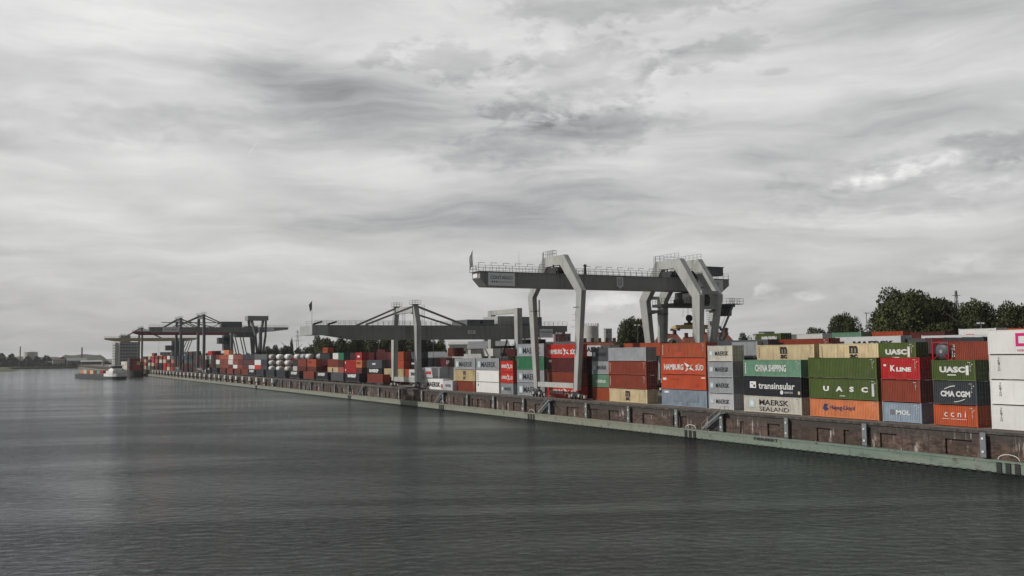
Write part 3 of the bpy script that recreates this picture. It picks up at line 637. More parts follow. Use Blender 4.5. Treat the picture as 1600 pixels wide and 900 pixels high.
# upper boxes behind middle stacks
stack(109, 1122, [(40, HC, None, None, '')]*3+[(40, ST, 'slate', None, 'slate grey container just right of the rusty white MAERSK box')], detail=1)
stack(108, 1145, [(20, HC, None, None, '')]*2+[(20, ST, 'slate', None, 'slate container behind the gap beside the sea green box'), (20, ST, 'grey', None, 'grey container behind the gap beside the cream msc box')], detail=1)
stack(112, 975, [(40, HC, None, None, '')]*3+[(40, ST, 'rustorange', None, 'orange brown container behind the weathered grey box')], detail=1)
stack(110, 903, [(40, HC, None, None, '')]*3+[(40, 2.3, 'pale', T('MAERSK', 6, 1.4, 8, 1.1, BK, .03), 'pale MAERSK container half hidden behind the right crane leg')], detail=1)
stack(108, 893, [(40, HC, 'maroon', None, 'maroon container behind the front crane, bottom of the dark stack'), (40, HC, 'maroon', None, 'maroon container behind the front crane, middle of the dark stack'), (40, HC, 'maroon', None, 'maroon container with white end marks behind the front crane leg, top of the dark stack')], detail=2)
stack(118, 700, [(40, HC, None, None, '')]*3+[(20, ST, 'brown', None, 'brown container behind the left MAERSK top box')], z=Q, detail=1)
stack(122, 755, [(20, HC, None, None, '')]*3+[(20, 2.2, 'white', None, 'white container with faint mark behind the middle MAERSK top box')], detail=1)
for px, c, lab in [(771, 'slate', 'slate container beyond the two vivid red boxes'), (789, 'maroon', 'maroon container beyond the gap left of the emerald stack')]:
    stack(126, px, [(20, HC, None, None, '')]*3+[(20, 1.9, c, None, lab)], detail=1)

# ---- railway wagons by the quay with one long container each
WAGM = paint('wagon_frame', (.05,.05,.052), rust=.4)
def wagon(px, c, mk, lab, L=45, py=595):
    Yf = yAt(px, 103.1, py); Ly = LEN[L]
    w_ = empty('railway_wagon', (104.3, Yf-Ly/2, Q), 'flat railway wagon under the '+lab.replace(' on a wagon', '').replace(' wagon container', ' box').replace(' container', ' box'), 'railway wagon', 'flat wagons on the quay track')
    s = MB(); s.box(103.2, 103.4, Yf-Ly-.7, Yf+.7, Q+.62, Q+.88); s.box(105.2, 105.4, Yf-Ly-.7, Yf+.7, Q+.62, Q+.88)
    for i in range(7): yy = Yf-Ly-.6+(Ly+1.0)*i/6; s.box(103.4, 105.2, yy, yy+.2, Q+.66, Q+.86)
    s.build('frame', WAGM, w_)
    for yb in (Yf-Ly+1.6, Yf-1.6):
        b = MB(); b.box(103.35, 105.25, yb-1.3, yb+1.3, Q+.42, Q+.6); bo = b.build('bogie', WAGM, w_)
        for yy in (yb-.9, yb+.9):
            wh = MB(); wh.cyl((103.52, yy, Q+.58), (103.66, yy, Q+.58), .44, n=12); wh.cyl((104.98, yy, Q+.58), (105.12, yy, Q+.58), .44, n=12); wh.bar((103.6, yy, Q+.58), (105, yy, Q+.58), .12); wh.build('wheelset', DARK, bo)
    container((103.1, Yf-Ly, Q+.89), L, ST, c, lab, 1, mk)
WG = [(574, 'rust', None, 'rust brown container on a wagon left of the second crane foot'), (540, 'navy', samskip, 'navy SAMSKIP container on a wagon under the red pair'),
      (517, 'slate', None, 'slate grey container on a wagon below the cream msc box'), (494, 'navy', samskip, 'navy SAMSKIP container on a wagon right of the rust red wagon box'),
      (474, 'rust', None, 'rust red container on a wagon under the orange FESCO box'), (452.5, 'navy', samskip, 'navy SAMSKIP container on a wagon right of the tank containers'),
      (432, 'charcoal', None, 'charcoal container on a wagon below the tank containers, nearer one'), (415.5, 'charcoal', None, 'charcoal container on a wagon below the tank containers, farther one'),
      (400, 'charcoal', None, 'charcoal container on a wagon under the vivid red box'), (388, 'navy', samskip, 'navy SAMSKIP container on a wagon, farthest lettered one'),
      (377, 'rust', None, 'rust red wagon container, nearest of the four far rust boxes'), (366, 'brown', None, 'brown wagon container, second nearest of the four far rust boxes'),
      (354.5, 'rust', None, 'rust red wagon container, third of the four far rust boxes'), (343.5, 'brown', None, 'brown wagon container, farthest of the four far rust boxes'),
      (331, 'navy', None, 'dark navy wagon container beyond the four rust and brown ones'), (321, 'navy', samskip, 'navy wagon container beside the third crane foot')]
for a in WG: wagon(*a)

# ---- middle yard, row behind the wagons
R2 = 107.2
stack(R2, 573.5, [(45, ST, None, None, ''), (45, ST, 'navy', samskip, 'navy SAMSKIP container directly above the rust brown wagon box'), (45, ST, 'slate', P_('emblem', [rect(5,8,1.1,1.6)], WH), 'slate grey container on top of the navy SAMSKIP one')], py=570)
stack(R2, 538.5, [(40, ST, 'maroon', None, 'maroon container low behind the navy wagon box'), (40, ST, 'red', P_('marking', [rect(.6,1.4,1.4,2.0)], WH), 'lower bright red container of the pair above the wagons'), (40, ST, 'red', P_('marking', [rect(.6,1.4,1.4,2.0)], WH), 'upper bright red container of the pair above the wagons')])
stack(R2, 556, [(20, ST, None, None, ''), (20, ST, 'brown', None, 'small brown container under the peach FESCO one'), (20, ST, 'peach', lambda o: letter(o, 'FESCO', (-.016, 3.0, 1.6), 4.2, .8, BK, RW, .04), 'peach FESCO 20 foot container between red and slate stacks'), (20, ST, 'red', P_('marking', [rect(1.6,4,.9,1.5)], WH), 'bright red 20 foot container on top of the peach FESCO one')])
stack(R2, 528.5, [(20, ST, None, None, ''), (20, ST, 'salmon', None, 'salmon pink container under the maroon one beside the cream msc box'), (20, ST, 'maroon', None, 'maroon container under the emerald green box'), (20, ST, 'emerald', None, 'emerald green 20 foot container on top, left of the red pair', dict(doorcol='teal'))])
stack(R2, 512, [(40, ST, None, None, ''), (40, ST, 'cream', msc(6), 'cream msc container in the middle yard behind the wagons'), (40, HC, 'rust', None, 'rust red container on top of the middle yard cream msc box')])
stack(R2, 480, [(40, ST, None, None, ''), (40, ST, 'brown', None, 'brown container under the orange FESCO one'), (40, HC, 'orange', fesco, 'orange FESCO container on top above the rust wagon box')])
stack(R2, 464.8, [(40, ST, None, None, ''), (40, ST, 'brown', None, 'brown container of the plain pair right of the tanks, lower one'), (40, HC, 'rust', None, 'rust red container of the plain pair right of the tanks, upper one')])
stack(R2, 458, [(20, ST, None, None, ''), (20, ST, 'white', None, 'small white container at the foot of the tank stack'), (20, ST, 'charcoal', None, 'charcoal container between the tanks and the rust pair')])
stack(R2, 600, [(20, ST, None, None, ''), (20, ST, 'cream', None, 'cream container left of the second crane leg')])
stack(R2+.5, 619, [(20, ST, None, None, ''), (20, ST, 'yellowcream', None, 'olive beige container seen between the second crane legs'), (20, ST, 'orange', None, 'orange container between the second crane legs, lower one'), (20, ST, 'orange', None, 'orange container between the second crane legs, upper one')])
stack(104.6, 639, [(20, ST, None, None, ''), (20, ST, 'white', T('EWALS', 3.4, 1.3, 4, 1.0, BK, .06), 'white 20 foot container with black mark beside the second crane leg')])
stack(R2, 633, [(20, ST, None, None, ''), (20, ST, 'orange', None, 'orange 20 foot container behind the white one with the black mark')])
stack(110, 633, [(40, HC, None, None, ''), (40, ST, 'navy', None, 'navy container under the one with white mark by the second crane'), (40, ST, 'navy', P_('emblem', [rect(5,8.5,1.0,1.5)], WH), 'navy container with white mark behind the second crane leg'), (40, 2.2, 'slate', None, 'slate grey container on top of the navy pair by the second crane')])
stack(112, 657, [(40, HC, None, None, ''), (40, HC, None, None, ''), (40, ST, 'navy', None, 'long dark navy container below the grey shed roof')])
stack(111.5, 681, [(40, HC, None, None, ''), (40, HC, None, None, ''), (40, ST, 'maroon', T('SP', 8.5, 1.4, 2.2, 1.1, WH, .06), 'dark maroon container with white letters left of the MAERSK top box')])
stack(112, 504.5, [(20, ST, None, None, '')]*4+[(20, 2.2, 'orange', T('FESCO', 3, 1.2, 3.6, .6, BK, .03), 'lone orange container standing highest in the middle yard')], py=550, detail=1)
k_ = 0
seq = {588: ['maroon','darkgreen','teal','maroon'], 566: ['maroon','maroon','red','maroon'], 546: ['rust','maroon','teal','maroon'], 520: ['navy','maroon','darkgreen','white'], 500: ['navy','red','maroon','charcoal'], 607: ['maroon','rust','maroon','rust']}
where = {588: 'behind the slate and navy pair', 566: 'behind the peach FESCO box', 546: 'behind the bright red pair', 520: 'behind the middle yard cream msc box', 500: 'behind the orange FESCO box', 607: 'behind the second crane left leg'}
for px, cs in seq.items():
    for j, X in enumerate((112.5,)):
        stack(X, px, [(40, ST, c, None, f'{SAY[c]} container, {nth[i]} tier of back stack {where[px]}') for i, c in enumerate(cs)], detail=1)

# ---- tank containers
def tank_meshes():
    L, R = 6.06, 1.13; t_ = MB(); n = 18; prof = [(0.12, .0), (.16, .55), (.3, .9), (.5, R), (L-.5, R), (L-.3, .9), (L-.16, .55), (L-.12, 0)]
    vs = []; 
    for (y, r) in prof:
        for i in range(n): a = 2*pi*i/n; vs.append((1.22+r*cos(a), y, 1.32+r*sin(a)))
    t_.add(vs, [(j*n+i, j*n+(i+1) % n, (j+1)*n+(i+1) % n, (j+1)*n+i) for j in range(len(prof)-1) for i in range(n)], True)
    f = MB()
    for x in (.07, 2.37):
        for y in (.07, L-.07): f.bar((x, y, 0), (x, y, 2.59), .13)
        f.bar((x, .14, .1), (x, L-.14, .1), .12)
    for y in (.07, L-.07):
        for z in (.1, 2.5): f.bar((.14, y, z), (2.3, y, z), .12)
        f.bar((.1, y, .2), (.8, y, .9), .08); f.bar((2.34, y, .2), (1.64, y, .9), .08)
    w_ = MB(); w_.box(.95, 1.5, 1.8, 4.2, 2.42, 2.47); w_.cyl((1.22, .1, 1.32), (1.22, .17, 1.32), .26, n=10)
    return t_.mesh('tank'), f.mesh('frame'), w_.mesh('walkway')
TM = tank_meshes()
def tank(loc, c, fc, lab):
    r = empty('tank_container', loc, lab, 'tank container', 'tank containers in the yard')
    inst('tank', TM[0], cm(c), r); inst('frame', TM[1], cm(fc), r); inst('walkway', TM[2], LOCK, r)
for ci, (px, w_) in enumerate(((418, 'farthest'), (430.5, 'middle'), (443.5, 'nearest'))):
    Y0 = yAt(px, 108)-6.06
    for i in range(4):
        tank((108, Y0, Q+i*2.6), 'white' if (i+ci) % 3 else 'dirtywhite', ['charcoal','charcoal','maroon','maroon'][i], f'pale tank container in a frame, {nth[i]} of the {w_} tank column above the charcoal wagons')
for ci, px in enumerate((458, 468, 476, 493)):
    X = 114; Y0 = yAt(px, X)-6.06
    for i in (2, 3): tank((X, Y0, Q+i*2.6), 'white' if (i+ci) % 2 else 'grey', 'charcoal', f'{"white" if (i+ci) % 2 else "grey"} tank container, {"top" if i == 3 else "lower"} one of the {["leftmost","second","third","rightmost"][ci]} pair peeping over the rust boxes')
r = empty('tank_container', (106.3, yAt(1457, 106.3), Q+3*2.6), 'red framed tank container with dark round end between the UASC and GOLD boxes', 'tank container', 'tank containers in the yard', -pi/2)
inst('tank', TM[0], cm('slate'), r); inst('frame', TM[1], cm('red'), r); inst('walkway', TM[2], LOCK, r)

# ---- far yard
rf = random.Random(11)
FAR = [(407, ['navy','charcoal','navy','slate'], 'left of the tank columns'), (398, ['charcoal','hsred','white','slate'], 'below the third crane portal head'), (389, ['navy','white','maroon','navy'], 'under the third crane landside leg'),
       (380, ['rust','maroon','maroon','navy'], 'right of the pale topped far stacks'), (371, ['rust','rust','maroon','rust'], 'below the third crane trolley'), (364, ['brown','white','rust','rust'], 'with the low white box'),
       (356.5, ['brown','maroon','white','white'], 'with the white box on top'), (350, ['brown','rust','rust','orange','peach'], 'with the peach top box'), (343, ['brown','rust','brown','orange'], 'next to the peach topped far stack'),
       (337.5, ['brown','olive','white','brown'], 'with the lettered white box'), (330, ['navy','maroon','maroon','maroon'], 'left of the lettered white box'), (323, ['navy','maroon','seagreen','pale'], 'right of the third crane mast')]
FAR2 = [(316, ['white','navy','maroon','white'], 'behind the third crane foot'), (309, ['navy','maroon','navy','maroon'], 'in the dark block, right side'), (302, ['maroon','navy','maroon','navy','navy'], 'in the middle of the dark block'),
        (295, ['navy','maroon','teal','navy','maroon'], 'in the dark block, left side'), (288, ['maroon','maroon','slate','teal'], 'under the fourth crane right leg'), (281, ['maroon','slate','navy','slate'], 'between the fourth crane legs'),
        (274, ['seagreen','rust','slate','teal'], 'left of the fourth crane legs'), (267, ['red','maroon','salmon','slate'], 'beside the far grey harbour building'), (261, ['cream','red','navy','white'], 'below the far yellow spreader'),
        (255, ['red','red','cream','red'], 'with the square marked cream box'), (249, ['navy','navy','white','rust'], 'with the narrow white box'), (242.5, ['maroon','rust','salmon','rust'], 'right of the magenta box'),
        (237, ['maroon','cream','magenta','red'], 'containing the single magenta box'), (231, ['seagreen','white','maroon','cream'], 'left of the magenta box'), (225, ['cream','red','cream','maroon'], 'right beside the moored dark barge'), (221, ['maroon','cream','red','red'], 'farthest at the end of the quay')]
for px, cs, wh in FAR+FAR2:
    stack(107.4 if px > 318 else 106, px, [(40, ST, c, None, f'{SAY[c]} container, {nth[i]} tier of far stack {wh}') for i, c in enumerate(cs)], detail=0)
pal = ['maroon','navy','maroon','charcoal','teal','rust','brown','slate','maroon','red']
for px, X, nt, wh in [(405, 110.3, 4, 'left of the tank columns'), (405, 113.2, 4, 'left of the tanks, second row'), (371, 110.3, 4, 'below the third crane trolley'), (330, 109.2, 4, 'left of the lettered white box'),
                  (309, 109.2, 4, 'of the dark block, front row'), (309, 112, 5, 'of the dark block, second row'), (309, 114.8, 5, 'of the dark block, third row'), (309, 117.6, 4, 'of the dark block, fourth row'), (281, 109, 5, 'behind the fourth crane legs'), (281, 111.8, 4, 'behind the fourth crane legs, inland'), (249, 109, 4, 'behind the narrow white box'), (231, 109, 5, 'behind the magenta box')]:
    Y0 = yAt(px, 106)
    stack(X, 0, [(40, ST, c, None, f'{SAY[c]} container, {nth[i]} tier of end-on stack {wh}') for i, c in enumerate([rf.choice(pal) for _ in range(nt)])], detail=0, Y=Y0)
# a third strip inland of the crane rail
for px, nt, wh in [(436, 3, 'inland below the pale shed'), (456, 3, 'inland behind the tank columns'), (520, 3, 'inland in front of the dark trees'), (545, 4, 'inland left of the second crane mast'), (585, 4, 'inland beneath the second crane girder')]:
    stack(138, px, [(40, HC, c, None, f'{SAY[c]} container, {nth[i]} tier of the stack {wh}') for i, c in enumerate([rf.choice(pal) for _ in range(nt)])], detail=0)

# ================================================================== CRANES
def tri_strip(X0, X1, outer, inner):
    """solid between matching outer / inner outlines (lists of (y,z)); X0, X1 functions of z"""
    mb = MB(); vs = []
    for (a, b) in zip(outer, inner):
        for (y, z) in (a, b): vs += [(X0(z), y, z), (X1(z), y, z)]
    n = len(outer)
    for i in range(n-1):
        o = 4*i; p = 4*(i+1)
        mb.add([], [])
    fs = []
    for i in range(n-1):
        a = 4*i; b = 4*(i+1)
        fs += [(a, b, b+1, a+1), (a+2, a+3, b+3, b+2), (a, a+2, b+2, b), (a+1, b+1, b+3, a+3)]
    fs += [(0,1,3,2), (4*(n-1), 4*(n-1)+2, 4*(n-1)+3, 4*(n-1)+1)]
    return mb.add(vs, fs)
def railing(mb, p, q, h=1.1, step=2.2, arch=0):
    p = Vector(p); q = Vector(q); L = (q-p).length; n = max(1, int(L/step))
    for i in range(n+1):
        a = p.lerp(q, i/n); mb.bar(a, a+Vector((0,0,h)), .06)
    for f in (.5, 1): mb.bar(p+Vector((0,0,h*f)), q+Vector((0,0,h*f)), .055)
def bogies(parent, X, Y, mat=DARK):
    b = MB(); b.box(X-.3, X+.3, Y-2.6, Y+2.6, Q+.85, Q+1.25); b.poly([(X-.35, Y-1.2, Q+1.25), (X-.35, Y+1.2, Q+1.25), (X-.35, Y+.5, Q+1.75), (X-.35, Y-.5, Q+1.75)], (.7,0,0))
    for yy in (-2, -.7, .7, 2): b.box(X-.42, X+.42, Y+yy-.35, Y+yy+.35, Q+.5, Q+.95)
    o = b.build('bogie', mat, parent)
    for yy in (-2, -.7, .7, 2): MB().cyl((X-.1, Y+yy, Q+.48), (X+.1, Y+yy, Q+.48), .34, n=12).build('wheel', RUSTY, o)
    c = MB()
    for yy in (-2.85, 2.7): c.box(X-.3, X+.25, Y+yy-.18, Y+yy+.18, Q+.5, Q+1.1)
    for yy in (-1.3, 1.3): c.cyl((X-.62, Y+yy, Q+1.0), (X-.32, Y+yy, Q+1.0), .3, n=10)
    c.build('buffer', paint('buffer_white', (.55,.55,.52), rust=.2), o)

# ---- front crane: two shouldered portals carrying one box girder
c1 = empty('gantry_crane', (115, 169, Q), 'large pale grey gantry crane with CONTARGO signs standing over the front container rows', 'gantry crane')
YC = 169.5
gb, gt = 27.35, 30.25
g = MB(); y0, y1 = YC-2.4, YC+1.2
g.poly([(82.9, y0, gt), (82.9, y0, gb+1.6), (84.4, y0, gb), (144.2, y0, gb), (146.3, y0, gb+1.5), (146.3, y0, gt)], (0, y1-y0, 0))
g.box(82.4, 146.3, y0-.25, y1+.25, gt, gt+.1); g.box(84.6, 144, y0-.12, y0-.001, gb-.002, gb+.1)
for X in (101.45, 116, 131.5): g.box(X-.05, X+.05, y0-.05, y0-.002, gb+.102, gt-.002)
gird = g.build('girder', CRANE_G, c1)
g = MB()
for yy in (y0-.2, y1+.2): railing(g, (82.5, yy, gt+.1), (146, yy, gt+.1), 1.15, 1.5)
railing(g, (82.5, y0-.2, gt+.1), (82.5, y1+.2, gt+.1), 1.15, 1.2)
for i in range(24):
    X = 82.5+i*2.75
    if 97 < X < 106 or X > 128: continue
    g.bar((X, y0-.2, gt+1.2), (X, y0-.2, gt+1.75), .07); g.bar((X, y0-.2, gt+1.75), (X+1.4, y0-.2, gt+1.75), .07)
g.build('railing', STEEL, gird)
for (xa, xb) in ((84.6, 90.6), (137.2, 144.4)):
    p = MB(); p.box(xa, xb, y0-.16, y0-.13, gb+.15, gt-.15); pl = p.build('sign_panel', SIGNP, gird)
    off = Vector((115, 169, Q)) + Vector(gird.location)
    letter(pl, 'CONTARGO', Vector(((xa+xb)/2, y0-.17, gb+1.8))-Vector((115,169,Q)), 5.0, .72, GRD, RS, .02)
    letter(pl, 'trimodal network', Vector(((xa+xb)/2+.8, y0-.17, gb+.95))-Vector((115,169,Q)), 3.3, .30, GRD, RS, .0)
    d = MB()
    for i in range(3): d.cyl((xa+.9+i*.5, y0-.165, gb+.95), (xa+.9+i*.5, y0-.18, gb+.95), .18, n=10)
    d.build('emblem', GRD, pl)
p = MB(); xs = 116.1; p.poly([(xs-.85, y0-.13, gt-.25), (xs+.85, y0-.13, gt-.25), (xs+.85, y0-.13, gb+.8), (xs, y0-.13, gb+.12), (xs-.85, y0-.13, gb+.8)], (0,-.04,0)); em = p.build('crest_plate', SIGNP, gird)
p = MB(); yy = y0-.19
for xx in (-.42, 0, .42): p.bar((xs+xx, yy, gb+.9), (xs+xx, yy, gt-.5), .14, .03)
p.bar((xs-.55, yy, gb+.95), (xs+.55, yy, gb+.95), .14, .03); p.bar((xs-.3, yy, gb+.6), (xs+.3, yy, gb+.6), .14, .03); p.build('emblem', GRD, em)
p = MB(); p.box(82.8, 82.89, y0+1.1, y0+2.9, gb+1.75, gt-.3); p.build('sign_panel', SIGNP, gird)
# flag
p = MB(); p.cyl((83.0, YC+1, gt), (83.0, YC+1, gt+4.6), .05, .03, 6); fp = p.build('flagpole', STEEL, gird)
p = MB(); vs = []
for i in range(7):
    for j in range(9): vs.append((83.0-.06-i*.11, YC+1+.12*sin(i*1.2+j*.5), gt+4.4-j*.36-i*.2))
p.add(vs, [(i*9+j, i*9+j+1, (i+1)*9+j+1, (i+1)*9+j) for i in range(6) for j in range(8)], True); p.build('flag', paint('flag_cloth', (.8,.8,.78), rust=0, dirt=0, streak=0), fp)
p = MB(); p.cyl((93, YC, gt), (93, YC, gt+4.5), .03, .02, 5); p.build('antenna', STEEL, gird)
p = MB(); p.cyl((107.6, y0+.3, gt+.1), (107.6, y0+.3, gt+1.9), .35, .25, 8); p.cyl((107.6, y0+.3, gt+1.9), (107.6, y0+.3, gt+2.3), .5, .1, 8); p.build('floodlight', DARK, gird)
def portal(parent, X, th, Yn, Yf, zb, zk, zt, lean=0, wb=1.5, wk=2.3, mat=CRANE, knee=2.2, top=4.4, depth=2.0):
    """shouldered portal; lean shifts the foot in X. Yn/Yf outer faces of near and far leg at the foot"""
    f0 = lambda z: X-th/2 + lean*max(0, min(1, (zk-z)/(zk-zb))); f1 = lambda z: X+th/2 + lean*max(0, min(1, (zk-z)/(zk-zb))) - .25*max(0, min(1, (zk-z)/(zk-zb)))
    for s_, Yo, nm in ((1, Yn, 'near'), (-1, Yf, 'far')):
        out = [(Yo, zb), (Yo-s_*knee, zk), (Yo+s_*top, zt)]; inn = [(Yo+s_*wb, zb), (Yo-s_*knee+s_*wk, zk-.4), (Yo+s_*(top+wk*.75), zt-depth)]
        leg = tri_strip(f0, f1, out, inn).build('leg', mat, parent)
        m_ = MB(); m_.box(X+lean*.45-th/2-.03, X+lean*.45+th/2+.0, min(Yo-s_*1.25, Yo+s_*(wb+.1)-s_*.4), max(Yo-s_*1.25, Yo+s_*(wb+.1)-s_*.4), zb+(zk-zb)*.83, zb+(zk-zb)*.83+.12); m_.build('joint_flange', DARK, leg)
    b = MB(); ya, yb = Yn+top+.002, Yf-top-.002
    b.poly([(X-th/2+.03, ya, zt), (X-th/2+.03, yb, zt), (X-th/2+.03, yb-wk*.75, zt-depth), (X-th/2+.03, ya+wk*.75, zt-depth)], (th-.06, 0, 0))
    return b.build('portal_beam', mat, parent)
pb = portal(c1, 101.45, 1.1, 160.6, 177.9, Q+2.0, 26.4, 34.1, 0, 1.3, 2.0)
r_ = MB(); railing(r_, (101, 169.5, 34.12), (101, 173.2, 34.12), 1.3, .9); railing(r_, (101.9, 169.5, 34.12), (101.9, 173.2, 34.12), 1.3, .9); railing(r_, (101, 169.5, 34.12), (101.9, 169.5, 34.12), 1.3, .9)
for yy in (172.8, 173.2): r_.bar((100.7, yy, 31), (100.7, yy, 35.2), .07)
for i in range(9): r_.bar((100.7, 172.8, 31.2+i*.45), (100.7, 173.2, 31.2+i*.45), .05)
r_.build('railing', STEEL, pb)
g = MB(); g.box(100.95, 101.95, 162.1, 176.4, Q+2.4, Q+3.4); g.build('sill_beam', CRANE, c1)
for yy in (161.4, 177.0): bogies(c1, 101.45, yy)
for (X, ln) in ((131.2, 1.1), (136.3, -1.7)):
    pb = portal(c1, X, 1.3, 160.6, 177.9, Q+2.0, 26.0, 34.4, ln, 1.7, 2.65)
r_ = MB(); ya = 165.2; yb = 173.5
for X in (130.6, 136.8): railing(r_, (X, ya, 34.42), (X, yb, 34.42), 1.2, 1.2)
railing(r_, (130.6, yb, 34.42), (136.8, yb, 34.42), 1.2, 1.2)
for yy in (173.2, 173.7):
    r_.bar((130.2, yy, gt), (130.2, yy, 35.6), .07)
for i in range(11): r_.bar((130.2, 173.2, gt+i*.45), (130.2, 173.7, gt+i*.45), .05)
r_.build('railing', STEEL, pb)
g = MB()
for yo, s_ in ((160.6, 1), (177.9, -1)):
    for zz in (26.2, 23.0, 13.5): 
        a = (zz-Q-2)/(26-Q-2); MB().box(131.9-.9*a+.3, 135.9, yo-s_*2.2*a+s_*.5-.3, yo-s_*2.2*a+s_*.5+.9, zz, zz+.7).build('cross_brace', CRANE, c1)
    MB().box(131.6, 135.4, yo+s_*.3-.3, yo+s_*.3+1.0, Q+1.8, Q+3.0).build('cross_brace', CRANE, c1)
g = MB(); g.box(133.0, 134.0, 162.4, 176.2, Q+2.4, Q+3.4); g.build('sill_beam', CRANE, c1)
for yy in (161.6, 176.9): bogies(c1, 133.2, yy)
for (xa, xb) in ((100.6, 102.6), (130.0, 132.6), (134.6, 137.4)):
    g = MB(); g.box(xa, xb, YC-1.9, YC+1.2, gt+.12, gt+1.5); g.cyl((xa, YC-2.1, gt+1.0), (xb, YC-2.1, gt+1.0), .3, n=8)
    for xx in (xa+.2, xb-.2): g.bar((xx, YC-.6, gt+1.5), (xx, YC-.6, 32.3), .25)
    g.build('hanger', DARK, c1)
# stair and ladder on the landside leg
g = MB(); pts = [((138.3, 159.6, 9), (134.8, 159.6, 13)), ((134.8, 159.3, 13), (138.8, 159.3, 18)), ((136.2, 159.2, 16.5), (140.2, 158.8, 24.3))]
for a, b in pts: g.bar(a, b, .12, .5); g.bar(Vector(a)+Vector((0,-.4,1)), Vector(b)+Vector((0,-.4,1)), .06); g.bar(Vector(a)+Vector((0,.4,1)), Vector(b)+Vector((0,.4,1)), .06)
g.box(138.4, 142.4, 158.2, 160, 24.1, 24.25); railing(g, (138.4, 158.2, 24.25), (142.4, 158.2, 24.25), 1.1, 1.0); railing(g, (142.4, 158.2, 24.25), (142.4, 160, 24.25), 1.1, 1.0)
g.box(132.6, 137.6, 158.9, 160.4, 15.2, 15.35); railing(g, (132.6, 158.9, 15.35), (137.6, 158.9, 15.35), 1.1, 1.0)
for i in range(26): g.box(133.2, 134.0, 159.6, 159.7, 16+i*.4, 16.08+i*.4)
g.build('stair', STEEL, c1)
# machinery house
g = MB(); g.box(139.8, 145.2, YC-1.8, YC+1.0, gt+.9, gt+2.75); g.box(139.6, 145.4, YC-2.0, YC+1.2, gt+2.75, gt+2.9); mh = g.build('machine_house', CRANE_D, c1)
g = MB(); 
for i in range(3): g.cyl((136.8+i*1.0, YC-1.2, gt+.1), (136.8+i*1.0, YC-1.2, gt+1.7), .4, n=8)
g.box(136.2, 139.6, YC-1.5, YC+.5, gt+.1, gt+.7); g.build('winch', DARK, mh)
# trolley hanging under the girder
g = MB(); g.box(128.8, 146.0, YC-4.6, YC+3.4, 23.9, 24.55); g.box(134, 141, YC-1.8, YC+1.8, 24.55, 27.2); tr = g.build('trolley', DARK, c1)
g = MB(); g.box(133.2, 137.0, YC-4.4, YC-1.9, 24.56, 26.8); g.build('control_cabinet', paint('cabinet_white', (.5,.5,.48), rust=.1), tr)
g = MB(); g.box(137.0, 141.0, YC-4.2, YC-1.9, 24.56, 27.3); g.cyl((139, YC-4.6, 25.6), (139, YC-4.2, 25.6), .8, n=14); g.build('winch', DARK, tr)
g = MB(); railing(g, (128.9, YC-4.5, 24.56), (145.9, YC-4.5, 24.56), 1.2, 1.1); railing(g, (128.9, YC-4.5, 24.56), (128.9, YC+3.3, 24.56), 1.2, 1.1); railing(g, (134.2, YC-3.6, 26.9), (139, YC-3.6, 26.9), 1.1, .9); g.build('railing', STEEL, tr)
g = MB(); g.box(130.0, 131.8, YC-4.2, YC-2.8, 24.56, 25.4); g.cyl((130.9, YC-4.3, 25.0), (130.9, YC-2.7, 25.0), .55, n=10); g.build('motor', DARK, tr)
g = MB(); g.box(142.6, 145.4, YC-4.0, YC-1.6, 21.9, 23.9); cb = g.build('cab', DARK, tr); g = MB(); g.box(142.55, 145.45, YC-4.05, YC-3.9, 22.3, 23.5); g.build('window', GLASS, cb)
g = MB()
for X in (134.4, 135.6, 137.6, 138.8):
    for dy in (-1.4, .6): g.cyl((X, YC+dy-1, 21.6), (X+(.2 if X < 136 else -.2), YC+dy-1, 23.9), .03, n=5)
g.build('hoist_rope', DARK, tr)
g = MB()
for X in (134.9, 137.4):
    g.cyl((X, YC-2.3, 21.4), (X, YC-1.7, 21.4), .75, n=14); g.bar((X, YC-2, 21.4), (X, YC-2, 20.2), .5)
g.box(134.2, 138.1, YC-2.6, YC-1.0, 19.9, 20.4); g.build('head_block', DARK, tr)
g = MB(); g.poly([(131.0, YC-3.1, 19.0), (131.0, YC-3.1, 19.45), (132.2, YC-3.1, 19.9), (142.0, YC-3.1, 19.9), (143.2, YC-3.1, 19.45), (143.2, YC-3.1, 19.0)], (0,.45,0)); g.poly([(131.0, YC-1.0, 19.0), (131.0, YC-1.0, 19.45), (132.2, YC-1.0, 19.9), (142.0, YC-1.0, 19.9), (143.2, YC-1.0, 19.45), (143.2, YC-1.0, 19.0)], (0,.45,0))
for X in (131.0, 134.8, 138.6, 142.8): g.box(X, X+.4, YC-2.64, YC-1.01, 19.1, 19.7)
spd = g.build('spreader', YEL, tr)
g = MB()
for X in (130.8, 142.9):
    for yy in (YC-3.3, YC-.9): g.box(X, X+.5, yy, yy+.5, 18.6, 19.1)
g.build('twist_lock', DARK, spd)

